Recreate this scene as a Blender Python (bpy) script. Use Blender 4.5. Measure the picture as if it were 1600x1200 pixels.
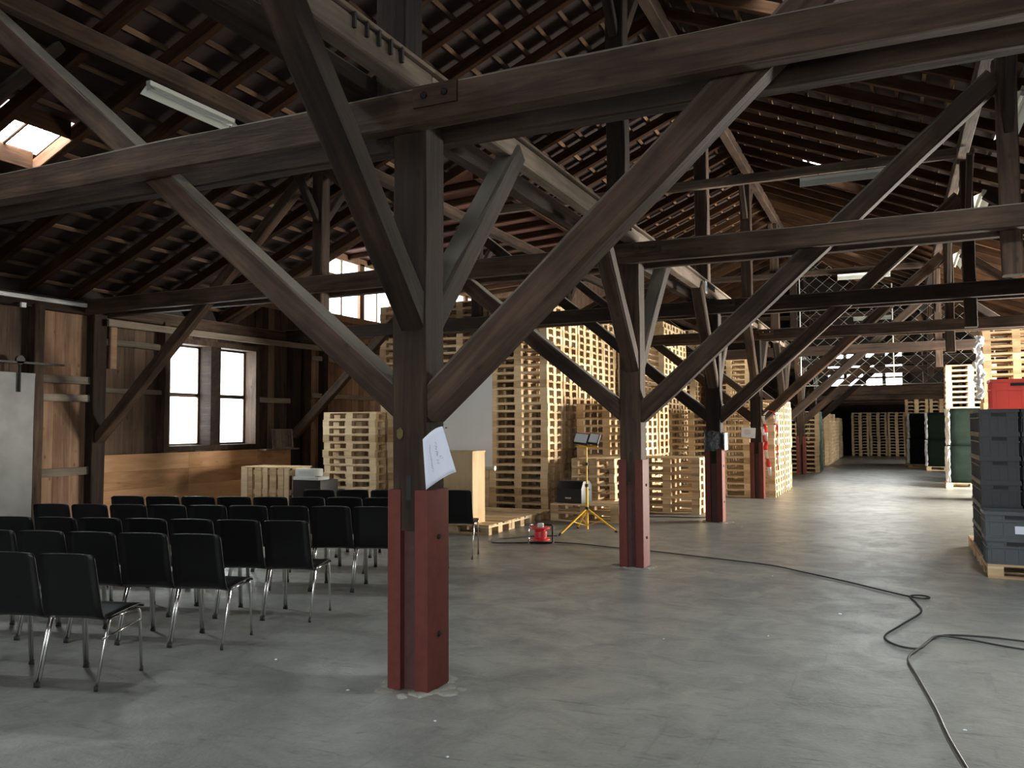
import bpy, bmesh, math, random
from mathutils import Vector, Matrix
random.seed(11)
SC = bpy.context.scene
COL = SC.collection
for o in list(bpy.data.objects): bpy.data.objects.remove(o)

# ------------------------------------------------------------------ camera
def cam_matrix():
    f, cx, cy, roll = 1300.0, 800.0, 600.0, 0.028
    vp = (1396.0, 662.0)                       # vanishing point of the aisle
    d = Vector(((vp[0]-cx)/f, -(vp[1]-cy)/f, -1.0)).normalized()
    up = Vector((-math.sin(roll), math.cos(roll), 0)); up = (up - d*up.dot(d)).normalized()
    xr = d.cross(up)
    R = Matrix((xr, d, up))                    # rows: world axes in camera space = R^T
    m = R.to_4x4(); m.translation = Vector((0, 0, 1.6))
    return m
cd = bpy.data.cameras.new('camera'); co = bpy.data.objects.new('camera', cd); COL.objects.link(co)
cd.sensor_width = 36.0; cd.lens = 1300.0/1600.0*36.0; cd.clip_start = 0.05; cd.clip_end = 300
co.matrix_world = cam_matrix(); SC.camera = co

# ------------------------------------------------------------------ world, daylight, exposure
SC.view_settings.view_transform = 'Standard'; SC.view_settings.look = 'None'
SC.view_settings.gamma = 1.0; SC.view_settings.use_curve_mapping = False
SC.view_settings.exposure = 0.0
W = bpy.data.worlds.new('overcast_sky'); SC.world = W; W.use_nodes = True
bg = W.node_tree.nodes['Background']; bg.inputs[0].default_value = (0.93, 0.97, 1.0, 1); bg.inputs[1].default_value = 4.0

def daylight(name, loc, to, sx, sy, power, col=(0.95, 0.98, 1.0), spread=180):
    l = bpy.data.lights.new(name, 'AREA'); l.shape = 'RECTANGLE'; l.size = sx; l.size_y = sy
    l.energy = power; l.color = col; l.spread = math.radians(spread)
    o = bpy.data.objects.new(name, l); COL.objects.link(o); o.location = loc
    o.rotation_euler = (Vector(to)-Vector(loc)).to_track_quat('-Z', 'Y').to_euler()
    return o
# daylight entering by the hall's openings and a few unseen added ones (each stands just outside its opening)
daylight('daylight_side_gate', (6.45, 20.0, 1.9), (-5, 18.0, 1.7), 5.0, 3.2, 6000, (1.0, 0.94, 0.83))
daylight('daylight_front_gate', (-1.0, -5.9, 1.9), (-1.6, 5, 1.2), 8.6, 3.4, 140, (0.95, 0.98, 1.0))
daylight('daylight_left_window', (-12.3, 11.8, 2.2), (-6, 11.8, 1.4), 2.2, 1.7, 190, (0.95, 0.98, 1.0))
daylight('daylight_dormer', (-12.1, 18.6, 4.7), (-5, 18.6, 4.5), 6.2, 1.3, 420, (0.95, 0.98, 1.0))
daylight('daylight_annex_added', (4.1, 37.8, 1.4), (-1, 37.8, 1.0), 3.4, 2.5, 130, (1.0, 0.98, 0.93))  # unseen side opening, added to light the annex floor
daylight('daylight_far_window', (-0.95, 34.9, 3.75), (-1.1, 20, 1.0), 2.7, 1.3, 650, (1.0, 0.99, 0.95))
for k, (x, y, p) in enumerate(((-1.1, 18.1, 60), (-1.1, 9.9, 40), (-0.3, 22.0, 40), (-1.0, 26.0, 40), (-0.9, 30.5, 50), (-0.6, 2.0, 60), (-0.6, -2.0, 60), (-6.2, 1.0, 110), (-6.5, 3.3, 360), (1.6, 6.0, 850))):  # those nearest the camera are unseen, added to light floor, post and screen
    daylight('daylight_skylight_and_added', (x, y, 7.86-0.425*abs(x+2.8)), (x*0.8, y, 0), 0.9, 0.6, p, (0.95, 0.98, 1.0))
daylight('daylight_roof_hatch', (-8.98, 6.15, 5.40), (-8.0, 8.2, 1.5), 0.6, 0.62, 420, (0.95, 0.98, 1.0))

# ------------------------------------------------------------------ helpers
def link(o, parent=None):
    COL.objects.link(o)
    if parent is not None: o.parent = parent
    return o
def tag(o, label=None, cat=None, group=None, kind=None):
    if label: o['label'] = label
    if cat: o['category'] = cat
    if group: o['group'] = group
    if kind: o['kind'] = kind
    return o
def empty(name, loc=(0, 0, 0), rz=0.0):
    o = bpy.data.objects.new(name, None); o.empty_display_size = 0.05; link(o)
    o.location = loc; o.rotation_euler = (0, 0, rz); return o
def me_from(name, V, F, mat=None, smooth=False):
    me = bpy.data.meshes.new(name); me.from_pydata([tuple(v) for v in V], [], F)
    if mat: me.materials.append(mat)
    if smooth:
        for p in me.polygons: p.use_smooth = True
    me.update(); return me
def mesh_obj(name, V, F, mat, parent=None, smooth=False):
    return link(bpy.data.objects.new(name, me_from(name, V, F, mat, smooth)), parent)
class MB:
    """collects shapes for ONE mesh object"""
    def __init__(s): s.V = []; s.F = []
    def add(s, V, F):
        n = len(s.V); s.V += [Vector(v) for v in V]; s.F += [tuple(i+n for i in f) for f in F]; return s
    def box(s, a, b):
        x0, y0, z0 = a; x1, y1, z1 = b
        return s.add([(x0,y0,z0),(x1,y0,z0),(x1,y1,z0),(x0,y1,z0),(x0,y0,z1),(x1,y0,z1),(x1,y1,z1),(x0,y1,z1)],
              [(0,3,2,1),(4,5,6,7),(0,1,5,4),(1,2,6,5),(2,3,7,6),(3,0,4,7)])
    def tube(s, pts, r, n=8, cap=True):
        pts = [Vector(p) for p in pts]; rings = []; N = len(pts)
        ref = None
        for i, p in enumerate(pts):
            t = (pts[min(i+1, N-1)]-pts[max(i-1, 0)]).normalized()
            if ref is None:
                ref = Vector((0, 0, 1)) if abs(t.z) < 0.9 else Vector((1, 0, 0))
            u = t.cross(ref).normalized(); v = u.cross(t).normalized(); ref = v
            rr = r[i] if isinstance(r, (list, tuple)) else r
            rings.append([p+(u*math.cos(2*math.pi*k/n)+v*math.sin(2*math.pi*k/n))*rr for k in range(n)])
        V = [v for R in rings for v in R]; F = []
        for i in range(N-1):
            for k in range(n):
                a = i*n+k; b = i*n+(k+1) % n; F.append((a, b, b+n, a+n))
        if cap:
            F.append(tuple(range(n-1, -1, -1))); F.append(tuple((N-1)*n+k for k in range(n)))
        return s.add(V, F)
    def lathe(s, prof, n=20, c=(0, 0, 0)):
        V = []; F = []; m = len(prof)
        for r, z in prof:
            for k in range(n):
                a = 2*math.pi*k/n; V.append((c[0]+r*math.cos(a), c[1]+r*math.sin(a), c[2]+z))
        for i in range(m-1):
            for k in range(n):
                a = i*n+k; b = i*n+(k+1) % n; F.append((a, b, b+n, a+n))
        F.append(tuple(range(n-1, -1, -1))); F.append(tuple((m-1)*n+k for k in range(n)))
        return s.add(V, F)
    def move(s, v):
        v = Vector(v); s.V = [p+v for p in s.V]; return s
    def xf(s, M):
        s.V = [M @ p for p in s.V]; return s
    def build(s, name, mat, parent=None, smooth=False, bevel=0.0):
        me = me_from(name, s.V, s.F, mat)
        if bevel > 0:
            bm = bmesh.new(); bm.from_mesh(me)
            bmesh.ops.bevel(bm, geom=bm.edges[:], offset=bevel, segments=2, affect='EDGES', clamp_overlap=True, profile=0.7)
            bm.to_mesh(me); bm.free()
        if smooth:
            for p in me.polygons: p.use_smooth = True
            if hasattr(me, 'set_sharp_from_angle'): me.set_sharp_from_angle(angle=math.radians(40))
        return link(bpy.data.objects.new(name, me), parent)
def boxo(name, a, b, mat, parent=None, bevel=0.0): return MB().box(a, b).build(name, mat, parent, bevel=bevel, smooth=bevel > 0)
_BC = {}
def cbox(name, size, loc, mat, parent=None, bev=0.0):
    """box object centred at loc, sharing mesh data with all boxes of the same size"""
    k = (round(size[0],4), round(size[1],4), round(size[2],4), mat.name, bev)
    if k not in _BC:
        h = [s/2 for s in size]; me = me_from('box', *_boxvf(h), mat)
        if bev:
            bm = bmesh.new(); bm.from_mesh(me); bmesh.ops.bevel(bm, geom=bm.edges[:], offset=bev, segments=1, affect='EDGES'); bm.to_mesh(me); bm.free()
        _BC[k] = me
    o = bpy.data.objects.new(name, _BC[k]); o.location = loc; return link(o, parent)
def _boxvf(h):
    m = MB().box((-h[0], -h[1], -h[2]), (h[0], h[1], h[2])); return m.V, m.F

def timber_mesh(L, w, h, mat, seed=0, jit=0.006, cham=0.012, step=0.45):
    """hewn timber along local X: chamfered section with slightly uneven faces"""
    rnd = random.Random(seed*7919+int(L*100)); n = max(2, int(L/step)+1); V = []; F = []
    c = min(cham, w*0.3, h*0.3); hw, hh = w/2, h/2
    base = [(-hw+c,-hh),(hw-c,-hh),(hw,-hh+c),(hw,hh-c),(hw-c,hh),(-hw+c,hh),(-hw,hh-c),(-hw,-hh+c)]
    for i in range(n):
        x = -L/2+L*i/(n-1); dy = rnd.uniform(-jit, jit)*0.6; dz = rnd.uniform(-jit, jit)*0.6
        for (y, z) in base: V.append((x, y+dy+rnd.uniform(-jit, jit)*0.6, z+dz+rnd.uniform(-jit, jit)*0.6))
    for i in range(n-1):
        for k in range(8):
            a = i*8+k; b = i*8+(k+1) % 8; F.append((a, a+8, b+8, b))
    F.append(tuple(range(8))); F.append(tuple((n-1)*8+k for k in range(7, -1, -1)))
    return me_from('timber', V, F, mat)
_TS = [0]
def timber(name, p0, p1, w, h, mat, parent=None, jit=0.006, cham=0.012, mesh=None):
    """timber from p0 to p1; w = horizontal thickness, h = the other thickness"""
    p0, p1 = Vector(p0), Vector(p1); d = (p1-p0); L = d.length; x = d.normalized()
    ref = Vector((0, 0, 1)) if abs(x.z) < 0.95 else Vector((0, 1, 0))
    y = ref.cross(x).normalized(); z = x.cross(y)
    if mesh is None:
        _TS[0] += 1; mesh = timber_mesh(L, w, h, mat, _TS[0], jit, cham)
    o = bpy.data.objects.new(name, mesh); link(o)
    M = Matrix((x, y, z)).transposed().to_4x4(); M.translation = (p0+p1)/2
    if parent is not None:
        o.parent = parent; o.matrix_parent_inverse = Matrix.Identity(4)
        o.matrix_local = parent_world(parent).inverted() @ M
    else: o.matrix_world = M
    return o
def parent_world(p):
    M = Matrix.LocRotScale(p.location, p.rotation_euler.to_quaternion(), p.scale)
    return (parent_world(p.parent) @ M) if p.parent else M

# ------------------------------------------------------------------ materials
def nodes(name):
    m = bpy.data.materials.new(name); m.use_nodes = True; nt = m.node_tree
    return m, nt, nt.nodes, nt.links, nt.nodes['Principled BSDF']
def plain(name, col, rough=0.5, metal=0.0, var=0.0, bump=0.0, bscale=30.0, spec=0.5):
    m, nt, N, Lk, b = nodes(name)
    b.inputs['Roughness'].default_value = rough; b.inputs['Metallic'].default_value = metal
    b.inputs['Specular IOR Level'].default_value = spec
    tc = N.new('ShaderNodeTexCoord'); nz = N.new('ShaderNodeTexNoise'); nz.inputs['Scale'].default_value = bscale; nz.inputs['Detail'].default_value = 5
    Lk.new(tc.outputs['Object'], nz.inputs['Vector'])
    mx = N.new('ShaderNodeMix'); mx.data_type = 'RGBA'
    mx.inputs[6].default_value = (*[c*(1-var) for c in col], 1); mx.inputs[7].default_value = (*[min(1, c*(1+var)) for c in col], 1)
    Lk.new(nz.outputs['Fac'], mx.inputs[0]); Lk.new(mx.outputs[2], b.inputs['Base Color'])
    if bump:
        bp = N.new('ShaderNodeBump'); bp.inputs['Strength'].default_value = bump; bp.inputs['Distance'].default_value = 0.01
        Lk.new(nz.outputs['Fac'], bp.inputs['Height']); Lk.new(bp.outputs['Normal'], b.inputs['Normal'])
    return m
def wood(name, dark, mid, light, rough=0.75, grain=(1.2, 16, 16), dust=0.0, dustcol=(0.30, 0.29, 0.24), rnd=0.35, bump=0.35, axis='X', knots=0.0, spec=0.25):
    """sawn or hewn wood, grain along the local X (or Z) axis, each piece a little different"""
    m, nt, N, Lk, b = nodes(name); b.inputs['Roughness'].default_value = rough; b.inputs['Specular IOR Level'].default_value = spec
    tc = N.new('ShaderNodeTexCoord'); oi = N.new('ShaderNodeObjectInfo')
    off = N.new('ShaderNodeVectorMath'); off.operation = 'MULTIPLY_ADD'
    cmb = N.new('ShaderNodeCombineXYZ')
    for i in range(3): Lk.new(oi.outputs['Random'], cmb.inputs[i])
    off.inputs[1].default_value = (37, 53, 71); Lk.new(cmb.outputs[0], off.inputs[0]); Lk.new(tc.outputs['Object'], off.inputs[2])
    mp = N.new('ShaderNodeMapping'); g = grain if axis == 'X' else ((grain[1], grain[2], grain[0]) if axis == 'Z' else (grain[1], grain[0], grain[2])); mp.inputs['Scale'].default_value = g
    Lk.new(off.outputs[0], mp.inputs['Vector'])
    n1 = N.new('ShaderNodeTexNoise'); n1.inputs['Scale'].default_value = 1.0; n1.inputs['Detail'].default_value = 7; n1.inputs['Roughness'].default_value = 0.65; n1.inputs['Distortion'].default_value = 0.4
    Lk.new(mp.outputs[0], n1.inputs['Vector'])
    n2 = N.new('ShaderNodeTexNoise'); n2.inputs['Scale'].default_value = 1.7; n2.inputs['Detail'].default_value = 3; Lk.new(off.outputs[0], n2.inputs['Vector'])
    ad = N.new('ShaderNodeMath'); ad.operation = 'MULTIPLY_ADD'; ad.inputs[1].default_value = 0.5; Lk.new(n2.outputs['Fac'], ad.inputs[0])
    sc = N.new('ShaderNodeMath'); sc.operation = 'MULTIPLY'; sc.inputs[1].default_value = 0.75; Lk.new(n1.outputs['Fac'], sc.inputs[0]); Lk.new(sc.outputs[0], ad.inputs[2])
    rs = N.new('ShaderNodeMath'); rs.operation = 'MULTIPLY_ADD'; rs.inputs[1].default_value = rnd; rs.inputs[2].default_value = -0.13-rnd/2
    Lk.new(oi.outputs['Random'], rs.inputs[0])
    a2 = N.new('ShaderNodeMath'); a2.operation = 'ADD'; Lk.new(ad.outputs[0], a2.inputs[0]); Lk.new(rs.outputs[0], a2.inputs[1])
    cr = N.new('ShaderNodeValToRGB'); e = cr.color_ramp.elements
    e[0].position = 0.22; e[0].color = (*dark, 1); e[1].position = 0.80; e[1].color = (*light, 1)
    q = e.new(0.5); q.color = (*mid, 1)
    Lk.new(a2.outputs[0], cr.inputs[0]); out = cr.outputs[0]
    if knots:
        vo = N.new('ShaderNodeTexVoronoi'); vo.inputs['Scale'].default_value = 1.0
        mk = N.new('ShaderNodeMapping'); mk.inputs['Scale'].default_value = tuple(4.0 if v == min(g) else 7.0 for v in g); Lk.new(off.outputs[0], mk.inputs['Vector']); Lk.new(mk.outputs[0], vo.inputs['Vector'])
        kr = N.new('ShaderNodeValToRGB'); kr.color_ramp.elements[0].position = 0.05; kr.color_ramp.elements[0].color = (1,1,1,1); kr.color_ramp.elements[1].position = 0.16; kr.color_ramp.elements[1].color = (0,0,0,1)
        Lk.new(vo.outputs['Distance'], kr.inputs[0])
        km = N.new('ShaderNodeMath'); km.operation = 'MULTIPLY'; km.inputs[1].default_value = knots; Lk.new(kr.outputs[0], km.inputs[0])
        mk2 = N.new('ShaderNodeMix'); mk2.data_type = 'RGBA'; mk2.inputs[7].default_value = (*[c*0.45 for c in dark], 1)
        Lk.new(km.outputs[0], mk2.inputs[0]); Lk.new(out, mk2.inputs[6]); out = mk2.outputs[2]
    if dust:
        ge = N.new('ShaderNodeNewGeometry'); sx = N.new('ShaderNodeSeparateXYZ'); Lk.new(ge.outputs['Normal'], sx.inputs[0])
        mr = N.new('ShaderNodeMapRange'); mr.inputs['From Min'].default_value = 0.35; mr.inputs['From Max'].default_value = 0.85; mr.inputs['To Max'].default_value = dust
        Lk.new(sx.outputs['Z'], mr.inputs['Value'])
        dm = N.new('ShaderNodeMix'); dm.data_type = 'RGBA'; dm.inputs[7].default_value = (*dustcol, 1)
        Lk.new(mr.outputs[0], dm.inputs[0]); Lk.new(out, dm.inputs[6]); out = dm.outputs[2]
    Lk.new(out, b.inputs['Base Color'])
    if bump:
        bp = N.new('ShaderNodeBump'); bp.inputs['Strength'].default_value = bump; bp.inputs['Distance'].default_value = 0.012
        Lk.new(n1.outputs['Fac'], bp.inputs['Height']); Lk.new(bp.outputs['Normal'], b.inputs['Normal'])
    return m
def emis(name, col, s):
    m, nt, N, Lk, b = nodes(name); b.inputs['Base Color'].default_value = (*col, 1); b.inputs['Emission Color'].default_value = (*col, 1); b.inputs['Emission Strength'].default_value = s; return m
def glassy(name, col, rough=0.1, alpha=0.35):
    m, nt, N, Lk, b = nodes(name); b.inputs['Base Color'].default_value = (*col, 1); b.inputs['Roughness'].default_value = rough; b.inputs['Alpha'].default_value = alpha
    tc = N.new('ShaderNodeTexCoord'); nz = N.new('ShaderNodeTexNoise'); nz.inputs['Scale'].default_value = 8; nz.inputs['Detail'].default_value = 4
    Lk.new(tc.outputs['Object'], nz.inputs['Vector'])
    bp = N.new('ShaderNodeBump'); bp.inputs['Strength'].default_value = 0.5; bp.inputs['Distance'].default_value = 0.02; Lk.new(nz.outputs['Fac'], bp.inputs['Height']); Lk.new(bp.outputs['Normal'], b.inputs['Normal'])
    return m

TIM = wood('old_timber', (0.0075, 0.0042, 0.0027), (0.031, 0.0178, 0.0108), (0.100, 0.061, 0.038), dust=0.8, dustcol=(0.27, 0.26, 0.215), knots=0.45, bump=0.7)
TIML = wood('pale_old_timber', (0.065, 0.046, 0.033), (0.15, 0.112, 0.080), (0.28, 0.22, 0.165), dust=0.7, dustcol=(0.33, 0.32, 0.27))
RAF = wood('rafter_wood', (0.013, 0.0065, 0.004), (0.036, 0.018, 0.0095), (0.078, 0.041, 0.022), rnd=0.3, spec=0.03)
BAT = wood('batten_wood', (0.045, 0.025, 0.014), (0.11, 0.062, 0.034), (0.21, 0.125, 0.073), axis='Y', rnd=0.5)
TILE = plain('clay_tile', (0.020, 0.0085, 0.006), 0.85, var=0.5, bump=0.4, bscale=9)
BRD = wood('wall_board', (0.030, 0.018, 0.012), (0.080, 0.050, 0.033), (0.165, 0.107, 0.070), axis='Z', rnd=0.55, knots=0.6)
BRDL = wood('pale_wall_board', (0.13, 0.070, 0.040), (0.26, 0.155, 0.092), (0.38, 0.25, 0.16), axis='Z', rnd=0.45, knots=0.7)
PANEL = wood('shuttering_panel', (0.28, 0.135, 0.060), (0.50, 0.275, 0.135), (0.64, 0.39, 0.21), axis='Y', grain=(0.9, 9, 7), rnd=0.3, knots=0.35)
RAIL = wood('weathered_rail', (0.09, 0.07, 0.052), (0.18, 0.145, 0.11), (0.28, 0.235, 0.185), axis='Y', dust=0.5)
PAL = wood('pallet_wood', (0.36, 0.23, 0.120), (0.63, 0.455, 0.262), (0.80, 0.635, 0.41), grain=(1.5, 14, 14), rnd=0.40, bump=0.15, rough=0.8)
PLY = wood('plywood', (0.50, 0.33, 0.17), (0.66, 0.47, 0.27), (0.75, 0.57, 0.35), axis='Z', grain=(1.0, 7, 7), rnd=0.1, bump=0.05)
RED = plain('oxide_red_paint', (0.125, 0.034, 0.026), 0.6, var=0.28, bump=0.12, bscale=14, spec=0.2)
REDD = plain('dark_red_paint', (0.062, 0.022, 0.018), 0.7, var=0.5, bump=0.3, bscale=18)  # darker, more uneven red for the recessed tongue
BLK = plain('black_plywood', (0.0035, 0.0035, 0.004), 0.36, var=0.2, bscale=60, spec=0.35)
CHR = plain('chrome', (0.72, 0.72, 0.70), 0.16, metal=1.0, var=0.03)
RUB = plain('black_rubber', (0.012, 0.012, 0.012), 0.7)
IRON = plain('dark_iron', (0.03, 0.027, 0.025), 0.55, metal=0.6, var=0.3)
WHITE = plain('white_enamel', (0.74, 0.76, 0.72), 0.4, var=0.05, bscale=6)
LAMPW = plain('lamp_sheet', (0.62, 0.65, 0.59), 0.45, var=0.08, bscale=6)
TUBE = plain('fluorescent_tube', (0.85, 0.87, 0.85), 0.2, var=0.02)
PAPER = plain('paper', (0.74, 0.79, 0.90), 0.8, var=0.03, bscale=5)
INK = plain('pale_ink', (0.26, 0.27, 0.34), 0.8)
SCRN = plain('screen_cloth', (0.92, 0.92, 0.90), 0.85, var=0.02, bscale=3)
YEL = plain('yellow_enamel', (0.80, 0.46, 0.03), 0.4, var=0.1)
REDP = plain('red_plastic', (0.72, 0.045, 0.055), 0.4, var=0.08)
CRED = plain('red_crate_plastic', (0.95, 0.055, 0.022), 0.45, var=0.05, bscale=5)
CGRY = plain('grey_crate_plastic', (0.062, 0.070, 0.074), 0.45, var=0.2, bscale=4)
CDRK = plain('dark_crate_plastic', (0.026, 0.029, 0.030), 0.5, var=0.2, bscale=4)
GRN = plain('dark_green_sacking', (0.006, 0.011, 0.008), 0.8, var=0.4, bump=0.5, bscale=7, spec=0.08)
FILM = glassy('stretch_film', (0.80, 0.84, 0.85), 0.12, 0.5)
FILMW = plain('crumpled_white_film', (0.82, 0.85, 0.90), 0.18, var=0.15, bump=1.0, bscale=22)
TEAL = plain('teal_sheeting', (0.10, 0.34, 0.30), 0.5, var=0.2, bscale=4)
BLUE = plain('blue_plastic', (0.01, 0.10, 0.19), 0.5, var=0.2)
BLKF = plain('black_bag_film', (0.030, 0.032, 0.034), 0.22, var=0.5, bump=1.0, bscale=30)
DOORM = plain('galvanised_door', (0.22, 0.225, 0.22), 0.6, var=0.35, bump=0.1, bscale=3.5)
CABLE = plain('cable_rubber', (0.020, 0.020, 0.018), 0.6)
MORT = plain('mortar', (0.24, 0.235, 0.20), 0.9, var=0.3, bump=0.6, bscale=25)
WIRE = plain('galvanised_wire', (0.40, 0.40, 0.37), 0.5, metal=0.5, var=0.2)
OUTER = plain('dark_boarding', (0.030, 0.022, 0.018), 0.9, var=0.5, bscale=2)
SPK = plain('speaker_vinyl', (0.010, 0.011, 0.012), 0.45, var=0.3, bscale=90)
SILV = plain('silver_badge', (0.5, 0.5, 0.5), 0.3, metal=0.8)
LENS = emis('lit_window_pane', (1, 1, 1), 0.0)
def glass_mat():
    m, nt, N, Lk, b = nodes('window_glass')
    out = N['Material Output']; tr = N.new('ShaderNodeBsdfTransparent'); tr.inputs[0].default_value = (0.93, 0.95, 0.95, 1)
    gl = N.new('ShaderNodeBsdfGlossy'); gl.inputs['Roughness'].default_value = 0.05
    tl = N.new('ShaderNodeBsdfTranslucent'); tl.inputs[0].default_value = (0.9, 0.92, 0.92, 1)
    mx = N.new('ShaderNodeMixShader'); mx.inputs[0].default_value = 0.25; Lk.new(tr.outputs[0], mx.inputs[1]); Lk.new(tl.outputs[0], mx.inputs[2])
    m2 = N.new('ShaderNodeMixShader'); m2.inputs[0].default_value = 0.06; Lk.new(mx.outputs[0], m2.inputs[1]); Lk.new(gl.outputs[0], m2.inputs[2])
    Lk.new(m2.outputs[0], out.inputs['Surface']); return m
GLS = glass_mat()

def floor_mat():
    m, nt, N, Lk, b = nodes('worn_concrete')
    tc = N.new('ShaderNodeTexCoord'); P = tc.outputs['Object']
    def noise(scale, det=6, rough=0.6, vec=None, dist=0.0):
        n = N.new('ShaderNodeTexNoise'); n.inputs['Scale'].default_value = scale; n.inputs['Detail'].default_value = det; n.inputs['Roughness'].default_value = rough; n.inputs['Distortion'].default_value = dist
        Lk.new(vec or P, n.inputs['Vector']); return n.outputs['Fac']
    def ramp(f, p0, p1, c0=(0,0,0,1), c1=(1,1,1,1)):
        r = N.new('ShaderNodeValToRGB'); r.color_ramp.elements[0].position = p0; r.color_ramp.elements[1].position = p1
        r.color_ramp.elements[0].color = c0; r.color_ramp.elements[1].color = c1; Lk.new(f, r.inputs[0]); return r.outputs[0]
    def mix(fac, a, bb):
        x = N.new('ShaderNodeMix'); x.data_type = 'RGBA'
        if isinstance(fac, float): x.inputs[0].default_value = fac
        else: Lk.new(fac, x.inputs[0])
        for v, i in ((a, 6), (bb, 7)):
            if isinstance(v, tuple): x.inputs[i].default_value = v
            else: Lk.new(v, x.inputs[i])
        return x.outputs[2]
    def mul(a, k):
        x = N.new('ShaderNodeMath'); x.operation = 'MULTIPLY'; Lk.new(a, x.inputs[0])
        if isinstance(k, float): x.inputs[1].default_value = k
        else: Lk.new(k, x.inputs[1])
        return x.outputs[0]
    big = noise(0.55, 5, 0.55); med = noise(2.6, 7, 0.65, dist=0.6); fine = noise(38, 4, 0.7)
    base = ramp(big, 0.30, 0.72, (0.155, 0.160, 0.148, 1), (0.245, 0.246, 0.222, 1))
    c = mix(mul(ramp(med, 0.42, 0.68), 0.75), base, (0.105, 0.109, 0.102, 1))
    c = mix(mul(ramp(fine, 0.45, 0.75), 0.35), c, (0.29, 0.288, 0.255, 1))
    # tyre and scrape streaks along and across the aisle
    mp = N.new('ShaderNodeMapping'); mp.inputs['Scale'].default_value = (2.2, 9.0, 1); mp.inputs['Rotation'].default_value = (0, 0, 0.12); Lk.new(P, mp.inputs['Vector'])
    st = noise(1.6, 6, 0.7, mp.outputs[0], 0.8)
    c = mix(mul(ramp(st, 0.56, 0.68), 0.6), c, (0.060, 0.060, 0.056, 1))
    mp2 = N.new('ShaderNodeMapping'); mp2.inputs['Scale'].default_value = (14, 1.1, 1); Lk.new(P, mp2.inputs['Vector'])
    st2 = noise(1.0, 5, 0.7, mp2.outputs[0], 0.5)
    c = mix(mul(ramp(st2, 0.60, 0.72), 0.4), c, (0.065, 0.065, 0.062, 1))
    # pale rubbed patches
    pale = noise(1.15, 8, 0.72, dist=1.2)
    c = mix(mul(ramp(pale, 0.58, 0.72), 0.6), c, (0.38, 0.365, 0.30, 1))
    mk = noise(5.5, 8, 0.75, dist=1.5)
    c = mix(mul(ramp(mk, 0.62, 0.70), 0.6), c, (0.060, 0.060, 0.056, 1))
    # fine cracks
    vo = N.new('ShaderNodeTexVoronoi'); vo.feature = 'DISTANCE_TO_EDGE'; vo.inputs['Scale'].default_value = 0.33
    wn = N.new('ShaderNodeTexNoise'); wn.inputs['Scale'].default_value = 1.4; wn.inputs['Detail'].default_value = 6; Lk.new(P, wn.inputs['Vector'])
    va = N.new('ShaderNodeVectorMath'); va.operation = 'MULTIPLY_ADD'; va.inputs[1].default_value = (1.2, 1.2, 0); Lk.new(wn.outputs['Color'], va.inputs[0]); Lk.new(P, va.inputs[2]); Lk.new(va.outputs[0], vo.inputs['Vector'])
    c = mix(mul(ramp(vo.outputs['Distance'], 0.0, 0.004, (1,1,1,1), (0,0,0,1)), 0.16), c, (0.09, 0.09, 0.085, 1))
    Lk.new(c, b.inputs['Base Color'])
    rr = N.new('ShaderNodeMapRange'); rr.inputs['To Min'].default_value = 0.20; rr.inputs['To Max'].default_value = 0.58; Lk.new(mul(med, 1.0), rr.inputs['Value']); Lk.new(rr.outputs[0], b.inputs['Roughness'])
    b.inputs['Specular IOR Level'].default_value = 0.5
    bp = N.new('ShaderNodeBump'); bp.inputs['Strength'].default_value = 0.20; bp.inputs['Distance'].default_value = 0.015
    hs = N.new('ShaderNodeMath'); hs.operation = 'ADD'; Lk.new(fine, hs.inputs[0]); Lk.new(med, hs.inputs[1]); Lk.new(hs.outputs[0], bp.inputs['Height']); Lk.new(bp.outputs['Normal'], b.inputs['Normal'])
    return m
FLOOR = floor_mat()

# ------------------------------------------------------------------ hall dimensions
XR, ZR, TS = -2.80, 7.30, 0.425               # ridge (underside of rafters) and slope
XL, XRW = -11.60, 6.00                        # side walls
Y0, Y1, Y2 = -5.0, 34.2, 47.5              # hall from gateway to gable, low annex beyond
D = 4.74
TY = [4.51 + D*k for k in range(-1, 7)]      # trusses; TY[1] is the one with the paper sheet
PX = -2.71                                    # row of posts
def zroof(x): return ZR - TS*abs(x-XR)
# broad shed dormer in the left slope
DY0, DY1, DXI = 12.25, 23.0, -6.25
def zdorm(x): return 5.50+0.06*(x-XL)
RAFS = 0.79
def rafter_ys():
    y = TY[1]-RAFS*11.5
    while y < Y1-0.1:
        if y > Y0+0.1: yield y
        y += RAFS

# floor
fl = boxo('floor', (XL-0.4, Y0-0.4, -0.2), (XRW+0.4, Y2+0.3, 0.0), FLOOR); fl['kind'] = 'structure'

# ------------------------------------------------------------------ roof (ceiling)
ceil = empty('ceiling'); ceil['kind'] = 'structure'
RW, RH = 0.10, 0.15
yr = list(rafter_ys())
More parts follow.
